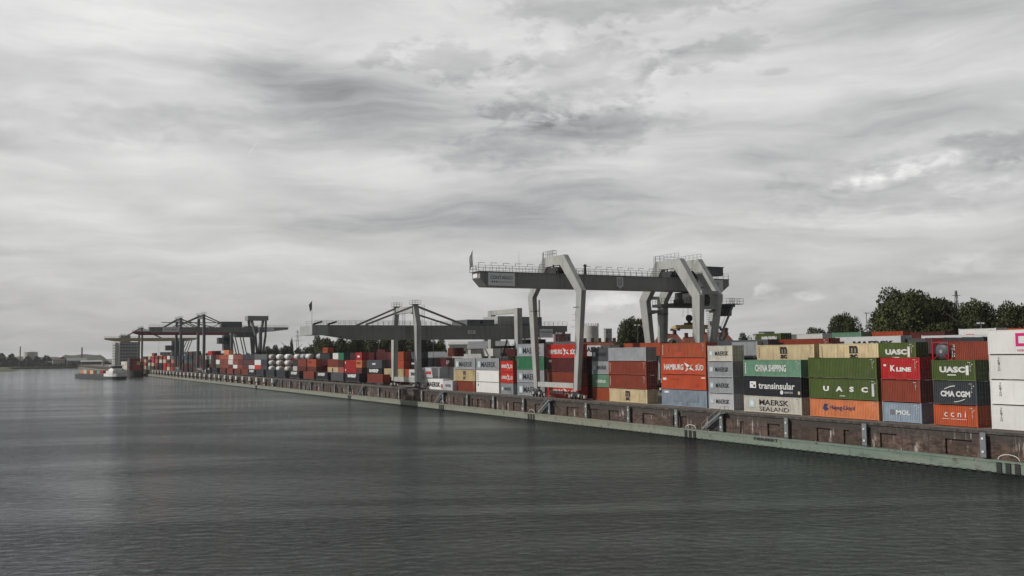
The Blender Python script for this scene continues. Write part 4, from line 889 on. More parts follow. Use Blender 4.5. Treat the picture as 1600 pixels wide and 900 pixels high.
# ---- cable-stayed gantry crane (second, further cranes share its plan)
def stayed_crane(label, Yn, Yf, Xl, Xr, gb, gt, zmast, Xland, mats, parts=2, ends=None, taperL=9, taperR=9, second_mast=False, trolleyX=None, zland=None, gw=2.2):
    mg, ml, ms = mats
    cr = empty('gantry_crane', ((101.45+Xland)/2, (Yn+Yf)/2, Q), label, 'gantry crane'); ym = (Yn+Yf)/2; g0, g1 = ym-5.2, ym+5.2-gw
    if parts < 2: g0, g1 = ym-3.2, ym+3.2-gw
    gl = None
    for yy in (g0, g1):
        g = MB(); g.poly([(Xl, yy, gt), (Xl, yy, gt-(gt-gb)*.45), (Xl+taperL, yy, gb), (Xr-taperR, yy, gb), (Xr, yy, gt-(gt-gb)*.45), (Xr, yy, gt)], (0, gw, 0))
        if parts >= 2:
            g.box(Xl+3, Xr-3, yy-.12, yy-.002, gt-1.25, gt-1.15)
            for X in (Xl+22, Xl+46, Xr-18): g.box(X-.06, X+.06, yy-.06, yy-.002, gb+.05, gt-1.3)
        o = g.build('girder', mg, cr); gl = gl or o
        r_ = MB(); railing(r_, (Xl, yy, gt), (Xr, yy, gt), 1.2, 1.6 if parts >= 2 else 2.6); r_.build('railing', STEEL, o)
    g = MB(); g.box(Xl, Xl+.5, g0+gw, g1, gb+1.5, gt-.3); g.box(Xr-.5, Xr, g0+gw, g1, gb+1.5, gt-.3); g.build('end_tie', mg, cr)
    zb = Q+2.0
    # waterside masts
    for i, (yy, s_) in enumerate(((Yn, 1), (Yf, -1))):
        g = MB(); f = tri_strip(lambda z: 101.45-.7, lambda z: 101.45+.7, [(yy-.9*s_, zb), (yy-1.0*s_, gt), (yy+1.1*s_, zmast)], [(yy+.6*s_, zb), (yy+1.1*s_, gt), (yy+2.2*s_, zmast)])
        leg = f.build('leg', ml, cr)
        p = MB(); p.box(100.2, 102.7, yy+s_*1.6-1.0, yy+s_*1.6+1.0, zmast, zmast+.12); railing(p, (100.2, yy+s_*1.6-1, zmast+.1), (102.7, yy+s_*1.6-1, zmast+.1), 1.1, .8); railing(p, (100.2, yy+s_*1.6+1, zmast+.1), (102.7, yy+s_*1.6+1, zmast+.1), 1.1, .8)
        p.build('platform', STEEL, leg)
        gy = (g0 if i == 0 else g1)+gw/2
        for Xe in ((Xl+101.45)/2+.5, (101.45+Xland)/2+(.8 if parts > 1 else 0)):
            s = MB(); s.bar((101.45, yy+s_*1.6, zmast-.3), (Xe, gy, gt+.1), .5 if parts > 1 else .55); s.build('stay', ms, cr)
        if parts >= 2:
            ld = MB()
            for dx in (0, .7): ld.bar((103.4+dx, yy+s_*1.4, gt), (103.4+dx, yy+s_*1.4, zmast), .07)
            for q_ in range(14): ld.bar((103.4, yy+s_*1.4, gt+.4+q_*.4), (104.1, yy+s_*1.4, gt+.4+q_*.4), .04)
            ld.build('ladder', STEEL, leg)
    g = MB(); g.box(100.85, 102.05, min(Yn, Yf)+2.4, max(Yn, Yf)-2.4, zmast-2.2, zmast-.4); g.build('portal_beam', CRANE if parts >= 2 else ml, cr)
    g = MB(); g.box(100.9, 102.0, Yn+.65, Yf-.65, zb-.2, zb+1.1); g.build('sill_beam', CRANE if parts >= 2 else ml, cr)
    for yy in (Yn, Yf): bogies(cr, 101.45, yy); 
    zl = zland or gt-.5
    for yy, s_ in ((Yn, 1), (Yf, -1)):
        f = tri_strip(lambda z: Xland-.8, lambda z: Xland+.8, [(yy-.9*s_, zb), (yy-.9*s_, zl)], [(yy+.6*s_, zb), (yy+1.3*s_, zl)]); f.build('leg', CRANE if parts >= 2 else ml, cr); bogies(cr, Xland, yy)
    g = MB(); g.box(Xland-.6, Xland+.6, Yn+.7, Yf-.7, zb-.2, zb+1.0); g.build('sill_beam', ml, cr)
    g = MB(); g.box(Xland-.75, Xland+.75, Yn+1.35, Yf-1.35, zl-1.45, zl-.1); g.build('portal_beam', CRANE if parts >= 2 else ml, cr)
    return cr, gl, ym, g0, g1
c2, gl, ym, g0, g1 = stayed_crane('dark grey cable stayed gantry crane with two peaked masts, second from the right', 243.6, 260.9, 73.5, 152.0, 18.3, 22.2, 27.9, 133.2, (CRANE_G, CRANE, CRANE_G), 2, taperL=14, taperR=13, zland=27.2)
g = MB(); g.box(72.6, 77.0, g0-.6, g1+2.8, 19.6, 22.1); g.build('end_platform', CRANE, c2)
g = MB(); 
for X in (73, 77): g.poly([(X, g0-.5, 22.1), (X+2.4, g0-.5, 22.9), (X+2.4, g0-.5, 23.3), (X, g0-.5, 22.6)], (0,1,0))
g.build('winch', DARK, c2)
g = MB(); g.cyl((73, g0+1, 22), (73, g0+1, 28.8), .06, .03, 6); fp = g.build('flagpole', STEEL, c2); g = MB(); g.poly([(72.95, g0+1, 28.6), (72.2, g0+1.1, 27.6), (72.5, g0+1, 25.6), (72.95, g0+1, 26.4)], (0,.05,0)); g.build('flag', paint('flag_cloth2', (.2,.25,.22), rust=0), fp)
g = MB(); g.box(118.2, 127.0, g0-.2, g1+2, 22.25, 23.9); mh = g.build('machine_house', CRANE_D, c2); g = MB(); g.box(122.4, 123.2, g0-.26, g0-.2, 22.7, 23.5); g.build('window', GLASS, mh)
g = MB(); g.box(128.4, 135.4, g0+.4, g1+1.6, 22.25, 25.0); mh = g.build('machine_house', CRANE, c2)
g = MB(); g.box(135.5, 144.5, g0+2.4, g1+.6, 22.25, 24.9); mh2 = g.build('winch_house', CRANE_D, c2); g = MB(); g.box(136.6, 140.6, g0+2.3, g0+2.38, 22.9, 24.6); g.build('window', paint('window_grey', (.3,.32,.36), rust=0, rough=.2), mh2)
g = MB(); g.box(142.2, 146.8, g0-.16, g0-.12, 18.6, 21.2); pl = g.build('sign_panel', SIGNP, c2)
cl0 = Vector(c2.location); letter(pl, 'CONTARGO', Vector((144.5, g0-.18, 20.3))-cl0, 4.2, .6, GRD, RS, .02); letter(pl, 'trimodal network', Vector((144.5, g0-.18, 19.5))-cl0, 2.8, .3, GRD, RS)
g = MB(); g.box(118.4, 120.8, g0-.16, g0-.12, 19.8, 20.8); pl = g.build('sign_panel', SIGNP, c2); letter(pl, 'DP', Vector((119.6, g0-.18, 20.3))-cl0, 1.4, .5, GRD, RS, .03)
g = MB(); g.box(131, 139, ym-3.4, ym+3.4, 15.6, 16.3); g.box(140, 146, ym-2.4, ym+2.4, 12.6, 18.2); tr = g.build('trolley', DARK, c2)
g = MB(); g.box(136.2, 141.6, g0+3, g0+4.2, 15.9, 16.9); g.build('spreader', YEL, tr)
g = MB()
for a, b in (((133.2, 246.5, Q+3), (137, 246.5, 18.2)), ((133.2, 258, Q+3), (137, 258, 18.2))): MB().bar(a, b, .5).build('cross_brace', CRANE_D, c2)
c3, gl, ym, g0, g1 = stayed_crane('grey gantry crane with a tall peaked mast, third from the right over the far stacks', 556, 574, 73.0, 151.0, 28.0, 31.0, 38.0, 133.2, (CRANE_G, CRANE_D, CRANE_D), 1, taperL=2, taperR=14, zland=30.5)
cl0 = Vector(c3.location)
g = MB(); g.box(80, 89, g0-.2, g0-.12, 28.3, 30.8); pl = g.build('sign_panel', SIGNP, c3); letter(pl, 'CONTARGO', Vector((84.5, g0-.22, 29.6))-cl0, 7, .9, GRD, RS, .02)
g = MB(); g.box(136.5, 142.5, g0-.2, g0-.12, 28.4, 30.8); g.build('sign_panel', SIGNP, c3)
g = MB(); g.box(112.2, 124, g0+.5, g1+1, 31.05, 34.2); g.build('machine_house', CRANE_D, c3)
g = MB(); g.box(127.0, 139.0, ym-4, ym+4, 35.0, 37.6); tb = g.build('portal_head', CRANE_G, c3)
g = MB()
for X0_, X1_, X2_ in ((129.2, 131.0, 132.6), (137.6, 136.8, 134.2)):
    for yy in (ym-6, ym+6): MB().bar((X0_, yy*.6+ym*.4, 35), (X1_, yy, 26), 1.2).bar((X1_, yy, 26), (X2_, yy, Q+3), 1.1).build('portal_leg', CRANE_D, c3)
g = MB(); g.box(120.5, 131.5, ym-4, ym+4, 25.2, 27.2); g.box(126, 133, ym-3, ym+3, 27.2, 31.5); tr = g.build('trolley', CRANE_D, c3); g = MB(); g.box(121, 125, g0-.5, g0, 25.5, 27.0); g.build('cab', paint('cabinet_white', (.5,.5,.48)), tr)
s = MB()
for yy in (g0+1, g1+1): s.bar((80, yy, 33.6), (122, yy, 33.6), .28); [s.bar((X, yy, 31.1), (X+4, yy, 33.5), .18) for X in (86, 108, 114)]; [s.bar((X+8, yy, 31.1), (X+4, yy, 33.5), .18) for X in (86, 108, 114)]
s.build('truss', CRANE_D, c3)
c4, gl, ym, g0, g1 = stayed_crane('gantry crane with dark red girders and a peaked mast, partly behind the third crane', 634, 652, 73.5, 149.0, 28.2, 30.6, 39.0, 133.2, (CRANE_R, CRANE_D, CRANE_D), 1, taperL=5, taperR=5, zland=29.5)
g = MB(); g.box(126, 133, ym-3, ym+3, 22.4, 26.4); g.box(129.5, 134, ym-3, ym+3, 18, 28); g.build('trolley', CRANE_D, c4)
g = MB(); [g.bar((X, yy, 30), (X+5, yy, Q+3), .6) for X in (136, 141) for yy in (640, 648)]; g.build('stair', CRANE_D, c4)
s = MB()
for yy in (g0+1, g1+1): s.bar((101, yy, 38.6), (133, yy, 30.8), .3)
s.build('truss', CRANE_D, c4)
c5, gl, ym, g0, g1 = stayed_crane('farthest gantry crane with tan girders reaching over the moored barge', 822, 842, 74.0, 147.0, 27.4, 30.0, 38.2, 133.2, (CRANE_Y, CRANE_D, CRANE_D), 1, taperL=8, taperR=8, zland=29)
g = MB(); g.box(121, 132, ym-3, ym+3, 19.5, 23.8); g.box(126, 131, ym-3, ym+3, 15, 27.5); tr = g.build('trolley', CRANE_D, c5); g = MB(); g.box(118, 131, ym-3, ym+3, 14.2, 15.6); g.build('spreader', YEL, tr)
g = MB(); [g.bar((X, yy, 28), (X-6, yy, 12), .6) for X in (137, 141) for yy in (826, 838)]; g.build('stair', CRANE_D, c5)

# ================================================================== TREES
def leaf_mat(name, a, b_):
    m = bpy.data.materials.new(name); m.use_nodes = True; t = m.node_tree; b = t.nodes['Principled BSDF']; k = NT(t)
    g = k.n('ShaderNodeNewGeometry'); n = k.noise(g.outputs['Position'], .35, 3, .6); oi = k.n('ShaderNodeObjectInfo').outputs['Random']
    f = k.m('ADD', k.m('MULTIPLY', k.ramp(n, .35, .65), .6), k.m('MULTIPLY', g.outputs['Random Per Island'], .45), clamp=True)
    c = k.mix(f, a, b_); hs = k.n('ShaderNodeHueSaturation'); k.l(c, hs.inputs['Color']); k.l(k.m('MULTIPLY_ADD', oi, .5, .75), hs.inputs['Value']); k.l(hs.outputs[0], b.inputs['Base Color'])
    b.inputs['Roughness'].default_value = .7; b.inputs['Specular IOR Level'].default_value = .2; return m
LEAF = leaf_mat('foliage', (.012,.017,.006), (.082,.098,.030)); LEAF2 = leaf_mat('foliage_far', (.022,.028,.014), (.055,.062,.030)); BARK = ground_mat('bark', (.05,.04,.03), (.10,.085,.07), 3)
def crown_mesh(seed, N, leaf, tall=1.0, blobs=16):
    r_ = random.Random(seed); mb = MB(); B = []
    for i in range(blobs):
        a = r_.uniform(0, 2*pi); u = r_.uniform(-.75, .9); rad = sqrt(max(0, 1-u*u))*r_.uniform(.3, .72)
        B.append((rad*cos(a), rad*sin(a), u*.66*tall, r_.uniform(.28, .44)))
    B.append((0,0,-.1,.7)); B.append((0,0,.15*tall,.62)); B.append((.25,0,-.2,.5)); B.append((-.25,.1,-.2,.5)); vs = []; fs = []
    for i in range(N):
        bx_, by_, bz_, br_ = r_.choice(B); v = Vector((r_.gauss(0,1), r_.gauss(0,1), r_.gauss(0,1))).normalized()*br_*(1-abs(r_.gauss(0,.16)))*r_.choice((1,1,1,1.08))
        c = Vector((bx_, by_, bz_))+v; s = leaf*r_.uniform(.5, 1.3)
        a = Vector((r_.gauss(0,1), r_.gauss(0,1), r_.gauss(0,1))).normalized(); b = a.cross(v+Vector((.01,0,.3))).normalized()
        k0 = len(vs); vs += [c-a*s, c-b*s*.6, c+a*s, c+b*s*.7]; fs.append((k0, k0+1, k0+2, k0+3))
    mb.v = [tuple(v) for v in vs]; mb.f = fs; return mb.mesh('crown')
CR_BIG = [crown_mesh(i, 24000, .040, .95, 30) for i in (1, 2)]; CR = [crown_mesh(i+10, 7000, .055, .95, 15) for i in range(4)]; CR_TALL = crown_mesh(30, 3500, .07, 1.0, 12)
def trunk_mesh():
    mb = MB(); mb.cyl((0,0,0), (0,0,.55), .035, .022, 8); rr = random.Random(5)
    for i in range(7):
        a = i*2.4; z = .28+i*.05; mb.cyl((0,0,z), (.3*cos(a), .3*sin(a), z+.26), .016, .006, 5)
    return mb.mesh('trunk')
TRK = trunk_mesh()
def tree(px, ptop, D, wpx, label, meshes=None, mat=None, base=Q, low=.16, group='trees behind the yard', sq=1.0):
    x, y = far(px, D); H = hAt(px, ptop, D)-base; w = wpx*D/FP; r = empty('tree', (x, y, base), label, 'tree', group, random.uniform(0, 6))
    me = random.choice(meshes or CR); c = inst('crown', me, mat or LEAF, r, (0,0,H*(.5+low/2)), None, (w/2/.95, w/2/.95*sq, H*(1-low)/2/.92))
    inst('trunk', TRK, BARK, r, (0,0,0), None, (H, H, H)); return r
tree(1410, 443, 215, 104, 'largest dark broad tree rising above the containers at the right', CR_BIG); tree(1462, 456, 222, 84, 'right half of the big tree clump, slightly lower than the largest tree', CR_BIG)
tree(1395, 492, 200, 60, 'low bushy tree in front of the largest tree'); tree(1465, 494, 205, 66, 'low bushy tree under the right half of the big clump')
tree(1526, 462, 215, 68, 'rounded tree just right of the lattice pylon', CR_BIG); tree(1586, 466, 210, 78, 'rounded tree at the right edge of the view', CR_BIG); tree(1550, 494, 222, 50, 'lower tree between the two rounded trees at the right'); tree(1612, 500, 205, 60, 'tree cut by the right edge behind the white stack')
tree(1320, 487, 230, 60, 'medium tree left of the large clump above the CHINA SHIPPING box', CR_BIG); tree(1279, 503, 240, 36, 'small tree right of the two white back boxes'); tree(990, 491, 285, 50, 'round tree beside the front crane land leg', CR_BIG); tree(975, 512, 280, 30, 'small bush left of the round tree by the front crane')
tree(1165, 520, 320, 30, 'small distant tree right of the red roofed houses'); tree(1188, 523, 330, 22, 'little distant tree above the green EVERGREEN box'); tree(1040, 515, 340, 26, 'distant tree behind the red roofed villa'); tree(764, 536, 380, 22, 'small shrub like tree in front of the grey hall roof'); tree(805, 531, 330, 26, 'small tree below the second crane landside leg')
wl = [(684,529,34),(666,522,40),(646,512,44),(622,516,44),(600,522,40),(578,519,42),(555,520,42),(534,524,40),(512,500+24,38)]
nm = ['nearest the white hall','left of the tree nearest the white hall','behind the near second crane mast','between the two second crane masts','behind the far second crane mast','left of the far second crane mast','above the bright red pair','above the emerald green box','below the left tip of the second crane']
for i, (px, tp, wp) in enumerate(wl): tree(px, tp, 400, wp, f'dense dark tree of the yard edge row, {nm[i]}', low=.05, group='dense trees along the yard edge')
nm2 = ['right of the pointed poplar','beneath the overhead cables','left of the distant trees pair','beside the poplar','in line with the wagons','right of the third crane leg','behind the third crane leg','at the left of the green row']
for i, (px, tp, wp) in enumerate([(497,534,30),(480,538,26),(466,541,24),(446,537,26),(430,539,24),(420,541,26),(404,546,24),(388,550,26)]): tree(px, tp, 520, wp, f'mid green tree in the far row, {nm2[i]}', low=.05, mat=LEAF2, group='green trees in the far row')
tree(456, 526, 520, 7, 'slender pointed poplar standing above the far green row', [CR_TALL], low=.05); tree(499, 524, 500, 30, 'tall tree below the left tip of the second crane girder', low=.05)
for i, (px, tp) in enumerate([(372,551),(356,548),(340,549),(325,551),(308,549),(293,552),(278,554)]): tree(px, tp, 900, 22, f'hazy distant tree, {["first","second","third","fourth","fifth","sixth","seventh"][i]} from the right seen below the third and fourth cranes', low=.02, mat=LEAF2, group='hazy trees under the far cranes')
def wood(name, specs, D0, D1, N, leaf, label, base=2):
    r_ = random.Random(5); vs = []; fs = []
    for i in range(N):
        pxa, pxb, top = r_.choice(specs); px = r_.uniform(pxa, pxb); D = r_.uniform(D0, D1); x, y = far(px, D)
        H = (hAt(px, top, D)-base)*(.72+.28*sin(px*.35+1.3*sin(px*.11))); z = base+H*r_.random()**.6
        s = leaf*r_.uniform(.5, 1.4); a = Vector((r_.gauss(0,1), r_.gauss(0,1), r_.gauss(0,.7))).normalized(); b = a.cross(Vector((r_.gauss(0,1), r_.gauss(0,1), r_.gauss(0,1)))).normalized(); c = Vector((x, y, z))
        k0 = len(vs); vs += [c-a*s, c-b*s, c+a*s, c+b*s]; fs.append((k0, k0+1, k0+2, k0+3))
    mb = MB(); mb.v = [tuple(v) for v in vs]; mb.f = fs; o = mb.build(name, LEAF2); tag(o, label, 'woodland'); o['kind'] = 'stuff'
wood('far_wood', [(-30, 20, 553), (20, 60, 558), (60, 90, 557), (86, 102, 560), (-30, 100, 563)], 1420, 1500, 9000, 2.6, 'dark mass of distant trees along the far bank at the left')
wood('bank_shrubs', [(30, 90, 566), (60, 180, 568), (110, 175, 565)], 1385, 1420, 5000, 1.6, 'low distant scrub on the far bank around the sheds')

# ================================================================== BUILDINGS AND FAR THINGS
ROOFR = ground_mat('red_tiles', (.17,.055,.035), (.25,.085,.05), .6); WHITEW = paint('white_render', (.55,.55,.52), rust=0, streak=.15); ROOFG = paint('grey_roof', (.26,.27,.28), rust=0, streak=.2); WIN = paint('window_dark', (.05,.055,.06), rough=.2, rust=0, streak=0, dirt=0)
GREYW = paint('grey_panel', (.27,.28,.28), rust=0, streak=.2); BRK = paint('brick_red', (.20,.07,.06), rust=0); CHIM = paint('chimney_brick', (.15,.07,.05), rust=0)
def house(px, D, w, d, ze, zr, label, rz=0, dorm=0, chim=2, hip=.0, wall=None, roof=None, rows=1, cat='building', name='building', base=Q, group=None):
    x, y = far(px, D); r = empty(name, (x, y, base), label, cat, group, rz)
    h = ze-base; m = MB(); m.box(-w/2, w/2, 0, d, 0, h); m.build('wall', wall or WHITEW, r, local=True)
    rh = zr-base; m = MB(); e = .5; hp = hip*w/2
    m.add([(-w/2-e,-e,h),(w/2+e,-e,h),(w/2+e,d+e,h),(-w/2-e,d+e,h),(-w/2-e+hp,d/2,rh),(w/2+e-hp,d/2,rh)], [(0,1,5,4),(2,3,4,5),(1,2,5),(3,0,4),(3,2,1,0)]); ro = m.build('roof', roof or ROOFR, r, local=True)
    for i in range(chim): m = MB(); cx_ = -w/2+w*(i+.6)/(chim+.2); m.box(cx_-.5, cx_+.5, d/2-.4, d/2+.5, h+(rh-h)*.6, rh+1.3); m.build('chimney', CHIM, ro, local=True)
    nw = max(2, int(w/3.2))
    for j in range(rows):
        for i in range(nw):
            m = MB(); cx_ = -w/2+w*(i+.5)/nw; zz = h*(j+.35)/rows; m.box(cx_-.55, cx_+.55, -.06, -.003, zz, zz+min(1.5, h/rows*.5)); m.build('window', WIN, r, local=True)
    for i in range(dorm):
        cx_ = -w/2+w*(i+.5)/dorm; zz = h-.3; m = MB(); N = 8
        prof = [(cx_-1.9, -1, zz), (cx_+1.9, -1, zz)]+[(cx_+1.9*cos(pi*q/N), -1, zz+2.4+1.2*sin(pi*q/N)) for q in range(N+1)]
        m.poly(prof, (0, d*.42+1, 0)); dm = m.build('dormer', WHITEW, r, local=True); m = MB(); m.box(cx_-.6, cx_+.6, -1.08, -1.003, zz+.6, zz+2.6); m.cyl((cx_, -1.08, zz+2.6), (cx_, -1.003, zz+2.6), .6, n=12); m.build('window', WIN, dm, local=True)
    return r
RZ = -radians(20)
house(1126, 270, 11, 9, 14.4, 19.4, 'white villa with red tiled roof and arched dormer right of the front crane legs', RZ, 1, 3, .45)
house(1052, 285, 9, 9, 14.6, 19.4, 'red tiled house with a small white dormer behind the front crane spreader', RZ, 1, 2, .5); house(1086, 300, 6, 8, 14.6, 18.6, 'low red roofed annex between the two villas', RZ, 0, 2, .4)
house(938, 320, 16, 12, 13.6, 17.6, 'long red roofed terrace with a row of small chimneys left of the round tree', RZ, 0, 6, .05)
house(1015, 262, 40, 6, 12.8, 14.0, 'low dark roofed shed stretching under the houses', RZ, 0, 0, 0, wall=paint('shed_dark', (.05,.035,.03)), roof=paint('shed_roof_dark', (.06,.04,.035)))
house(1118, 200, 15, 5, 12.9, 13.3, 'flat pale roof edge of a shed right of the orange top box', RZ, 0, 0, 0, wall=GREYW, roof=SIGN)
house(718, 420, 9, 9, 18.2, 19.4, 'white flat roofed hall block left of the grey hall', RZ, 0, 0, .1, roof=WHITEW, rows=2)
house(766, 410, 17, 12, 16.2, 19.4, 'long hall with a pale grey sloping roof below the second crane', RZ, 0, 0, 0, roof=ROOFG); house(681, 330, 12, 10, 12.9, 14.9, 'low shed with a shallow pale grey gable behind the dark navy containers', RZ, 0, 0, .5, roof=ROOFG, wall=SIGN)
house(731, 300, 8, 6, 11.6, 14.0, 'small white tent like gabled store between the two MAERSK tops', RZ, 0, 0, 0, roof=WHITEW); house(468, 150/ray(468,560).x, 120, 14, 11.5, 13.0, 'long low shed with a pale roof above the tank containers', -pi/2, 0, 0, 0, roof=SIGN, wall=GREYW)
house(872, 350, 14, 14, 16.5, 18.2, 'dark red industrial hall behind the emerald container stack', RZ, 0, 0, 0, wall=BRK, roof=paint('dark_roof', (.07,.05,.05)))
house(876, 520, 5.5, 6, 26.4, 26.8, 'dark red brick tower block right of the second crane tip', RZ, 0, 0, 0, wall=BRK, roof=BRK, rows=4); house(886, 540, 4.5, 6, 24.5, 24.9, 'paler pinkish block beside the dark red tower block', RZ, 0, 0, 0, wall=paint('pink_grey', (.25,.18,.18)), roof=BRK, rows=4)
house(952, 900, 6, 8, 36, 36.3, 'small distant grey high rise left of the round tree', RZ, 0, 0, 0, wall=GREYW, roof=GREYW, rows=5); house(892, 300, 14, 6, 13.5, 14.0, 'white flat building between crane leg and tank', RZ, 0, 0, 0, wall=WHITEW, roof=SIGN)
house(1194, 420, 5, 6, 21, 21.4, 'tiny pale tower with masts behind the EVERGREEN box', RZ, 0, 0, 0, wall=WHITEW, roof=ROOFG); house(1203, 430, 5, 6, 22.3, 22.6, 'tiny grey block beside the pale tower with masts', RZ, 0, 0, 0, wall=ROOFG, roof=ROOFG)
house(770, 520, 9, 8, 26.5, 27, 'grey silo block seen through the second crane landside portal', RZ, 0, 0, 0, wall=GREYW, roof=GREYW)
def silo(px, D, R, z1, label, mat=WHITEW, z0=Q, cat='storage tank', name='storage_tank', R2=None, dome=.8, n=28):
    x, y = far(px, D); r = empty(name, (x, y, z0), label, cat); m = MB(); m.cyl((0,0,0), (0,0,z1-z0), R, R2 or R, n); m.build('shell', mat, r, local=True)
    if dome: m = MB(); m.cyl((0,0,z1-z0+.002), (0,0,z1-z0+dome), R*.995, R*.25, n); m.build('roof', mat, r, local=True); m = MB(); [m.bar((R*cos(a), R*sin(a), z1-z0), (R*cos(a), R*sin(a), z1-z0+1.3), .12) for a in [i*.35 for i in range(18)]]; m.build('railing', DARK, r, local=True)
    return r
silo(924, 420, 3.4, 25.5, 'white cylindrical tank behind the right leg of the front crane'); silo(48, 1560, 10.5, 25, 'wide white storage tank on the far left skyline', z0=2, dome=2)
silo(843, 600, 1.1, 47.5, 'tall slender white chimney behind the front crane left leg', cat='chimney', name='chimney', R2=.8, dome=0, n=12)
silo(31.5, 1600, 1.1, 35, 'thin brick chimney left of the wide far tank', CHIM, 2, 'chimney', 'chimney', .8, 0, 8); silo(128, 1500, 1.3, 31, 'dark brick chimney above the far sheds at the left', CHIM, 2, 'chimney', 'chimney', 1.0, 0, 8)
house(92, 1390, 16, 12, 12.5, 13.5, 'white three storey house on the far bank at the left', 0, 0, 0, 0, rows=3, base=2); house(121, 1400, 26, 20, 10.5, 14.5, 'large grey roofed shed right of the far white house', 0, 0, 0, 0, roof=ROOFG, wall=GREYW, base=2)
house(144, 1380, 28, 20, 9.0, 10.5, 'low shed with a bright white roof left of the grain silo', 0, 0, 0, 0, roof=WHITEW, wall=paint('shed_dark2', (.05,.05,.05)), base=2); house(80, 1400, 9, 12, 8.5, 10, 'dark brick shed beside the far white house', 0, 0, 0, 0, roof=paint('dark_roof', (.07,.05,.05)), wall=BRK, base=2)
house(258, 1050, 11, 14, 19.5, 20, 'far grey harbour building between crane legs at the left', RZ, 0, 0, 0, wall=GREYW, roof=GREYW, rows=4); house(246, 950, 6, 6, 15.5, 16.2, 'small white hut roof above the far red stacks', RZ, 0, 0, 0, wall=WHITEW, roof=WHITEW)
# grain silo building
x, y = far(186.5, 1000); gs = empty('grain_silo', (x, y, Q), 'tall grey grain silo building with rows of windows behind the far cranes', 'silo building', None, radians(17))
m = MB(); m.box(0, 22, 0, 7, 0, 26); m.build('wall', GREYW, gs, local=True)
m = MB(); m.box(-.02, 0, 0, 10, 0, 26.5); m.box(-3.2, -.03, 3, 11, 0, 25.6); m.build('stair_tower', WHITEW, gs, local=True)
m = MB(); m.box(1.5, 12, 1, 6, 26.002, 33); m.build('headhouse', GREYW, gs, local=True)
for j in range(7):
    for i in range(7): m = MB(); m.box(.9+i*3.0, 3.1+i*3.0, -.1, -.003, 3+j*3.3, 4.0+j*3.3); m.build('window', WIN, gs, local=True)
for j in range(8): m = MB(); m.box(-3.6, -3.21, 3.5, 8.5, 2+j*2.9, 2.5+j*2.9); m.bar((-3.5, 3.2, 2+j*2.9), (-2.9, 2.95, 3.8+j*2.9), .4); m.build('balcony', DARK, gs, local=True)
m = MB(); [m.bar((1.5+i*.9, 1, 33), (1.5+i*.9, 1, 34.2+.8*(i % 3 == 0)), .25) for i in range(12)]; m.build('roof_railing', DARK, gs, local=True)
# grey elevator column near it
house(162, 1180, 3, 4, 12, 12.3, 'pair of small white tanks left of the grain silo', 0, 0, 0, 0, base=Q)
# lattice pylon
def pylon(px, D, ztop, label, w=3.0):
    x, y = far(px, D); m = MB(); H = ztop-Q; n = 9
    for sx_ in (-1, 1):
        for sy_ in (-1, 1): m.bar((sx_*w/2, sy_*w/2, 0), (sx_*.25, sy_*.25, H), .16)
    for i in range(n):
        a = i/n; b = (i+1)/n; wa = w/2*(1-a)+.25*a; wb_ = w/2*(1-b)+.25*b
        for s_ in (-1, 1): m.bar((-wa*s_, -wa, H*a), (wb_*s_, -wb_, H*b), .1); m.bar((-wa, -wa*s_, H*a), (-wb_, wb_*s_, H*b), .1)
    for zz, ww in ((.72, 3.4), (.84, 2.6), (.94, 1.8)): m.bar((-ww, 0, H*zz), (ww, 0, H*zz), .18)
    r = empty('lattice_pylon', (x, y, Q), label, 'pylon', None, RZ); m.build('lattice', STEEL, r, local=True)
pylon(1498, 380, 37, 'grey lattice pylon between the big tree clump and the rounded trees'); pylon(465, 700, 33, 'distant lattice pylon left of the second crane tip'); pylon(901, 600, 40, 'faint distant lattice mast beside the front crane right leg', 2)
def lamp(px, D, ptop, label):
    x, y = far(px, D); H = hAt(px, ptop, D)-Q; r = empty('lamp_post', (x, y, Q), label, 'lamp post', 'tall yard lamp posts')
    m = MB(); m.cyl((0,0,0), (0,0,H), .13, .07, 8); m.build('pole', STEEL, r, local=True); m = MB(); m.bar((-.5,0,H), (.5,0,H), .1); m.box(-.62, -.3, -.25, .25, H-.1, H+.12); m.box(.3, .62, -.25, .25, H-.1, H+.12); m.build('lamp_head', SIGN, r, local=True)
for a in [(997, 190, 508, 'slim lamp post in front of the round tree by the front crane'), (1535, 140, 505, 'slim lamp post behind the GOLD container at the right'), (1356, 190, 489, 'slim lamp post between the CHINA SHIPPING and orange back boxes'), (873, 260, 520, 'slim lamp post above the vivid red stack'),
          (352, 620, 534, 'far lamp post right of the third crane mast'), (248, 800, 535, 'far lamp post between the fourth and fifth cranes'), (592, 330, 535, 'slim lamp post left of the far second crane mast'), (677, 330, 533, 'slim lamp post before the shallow gabled shed')]: lamp(*a)

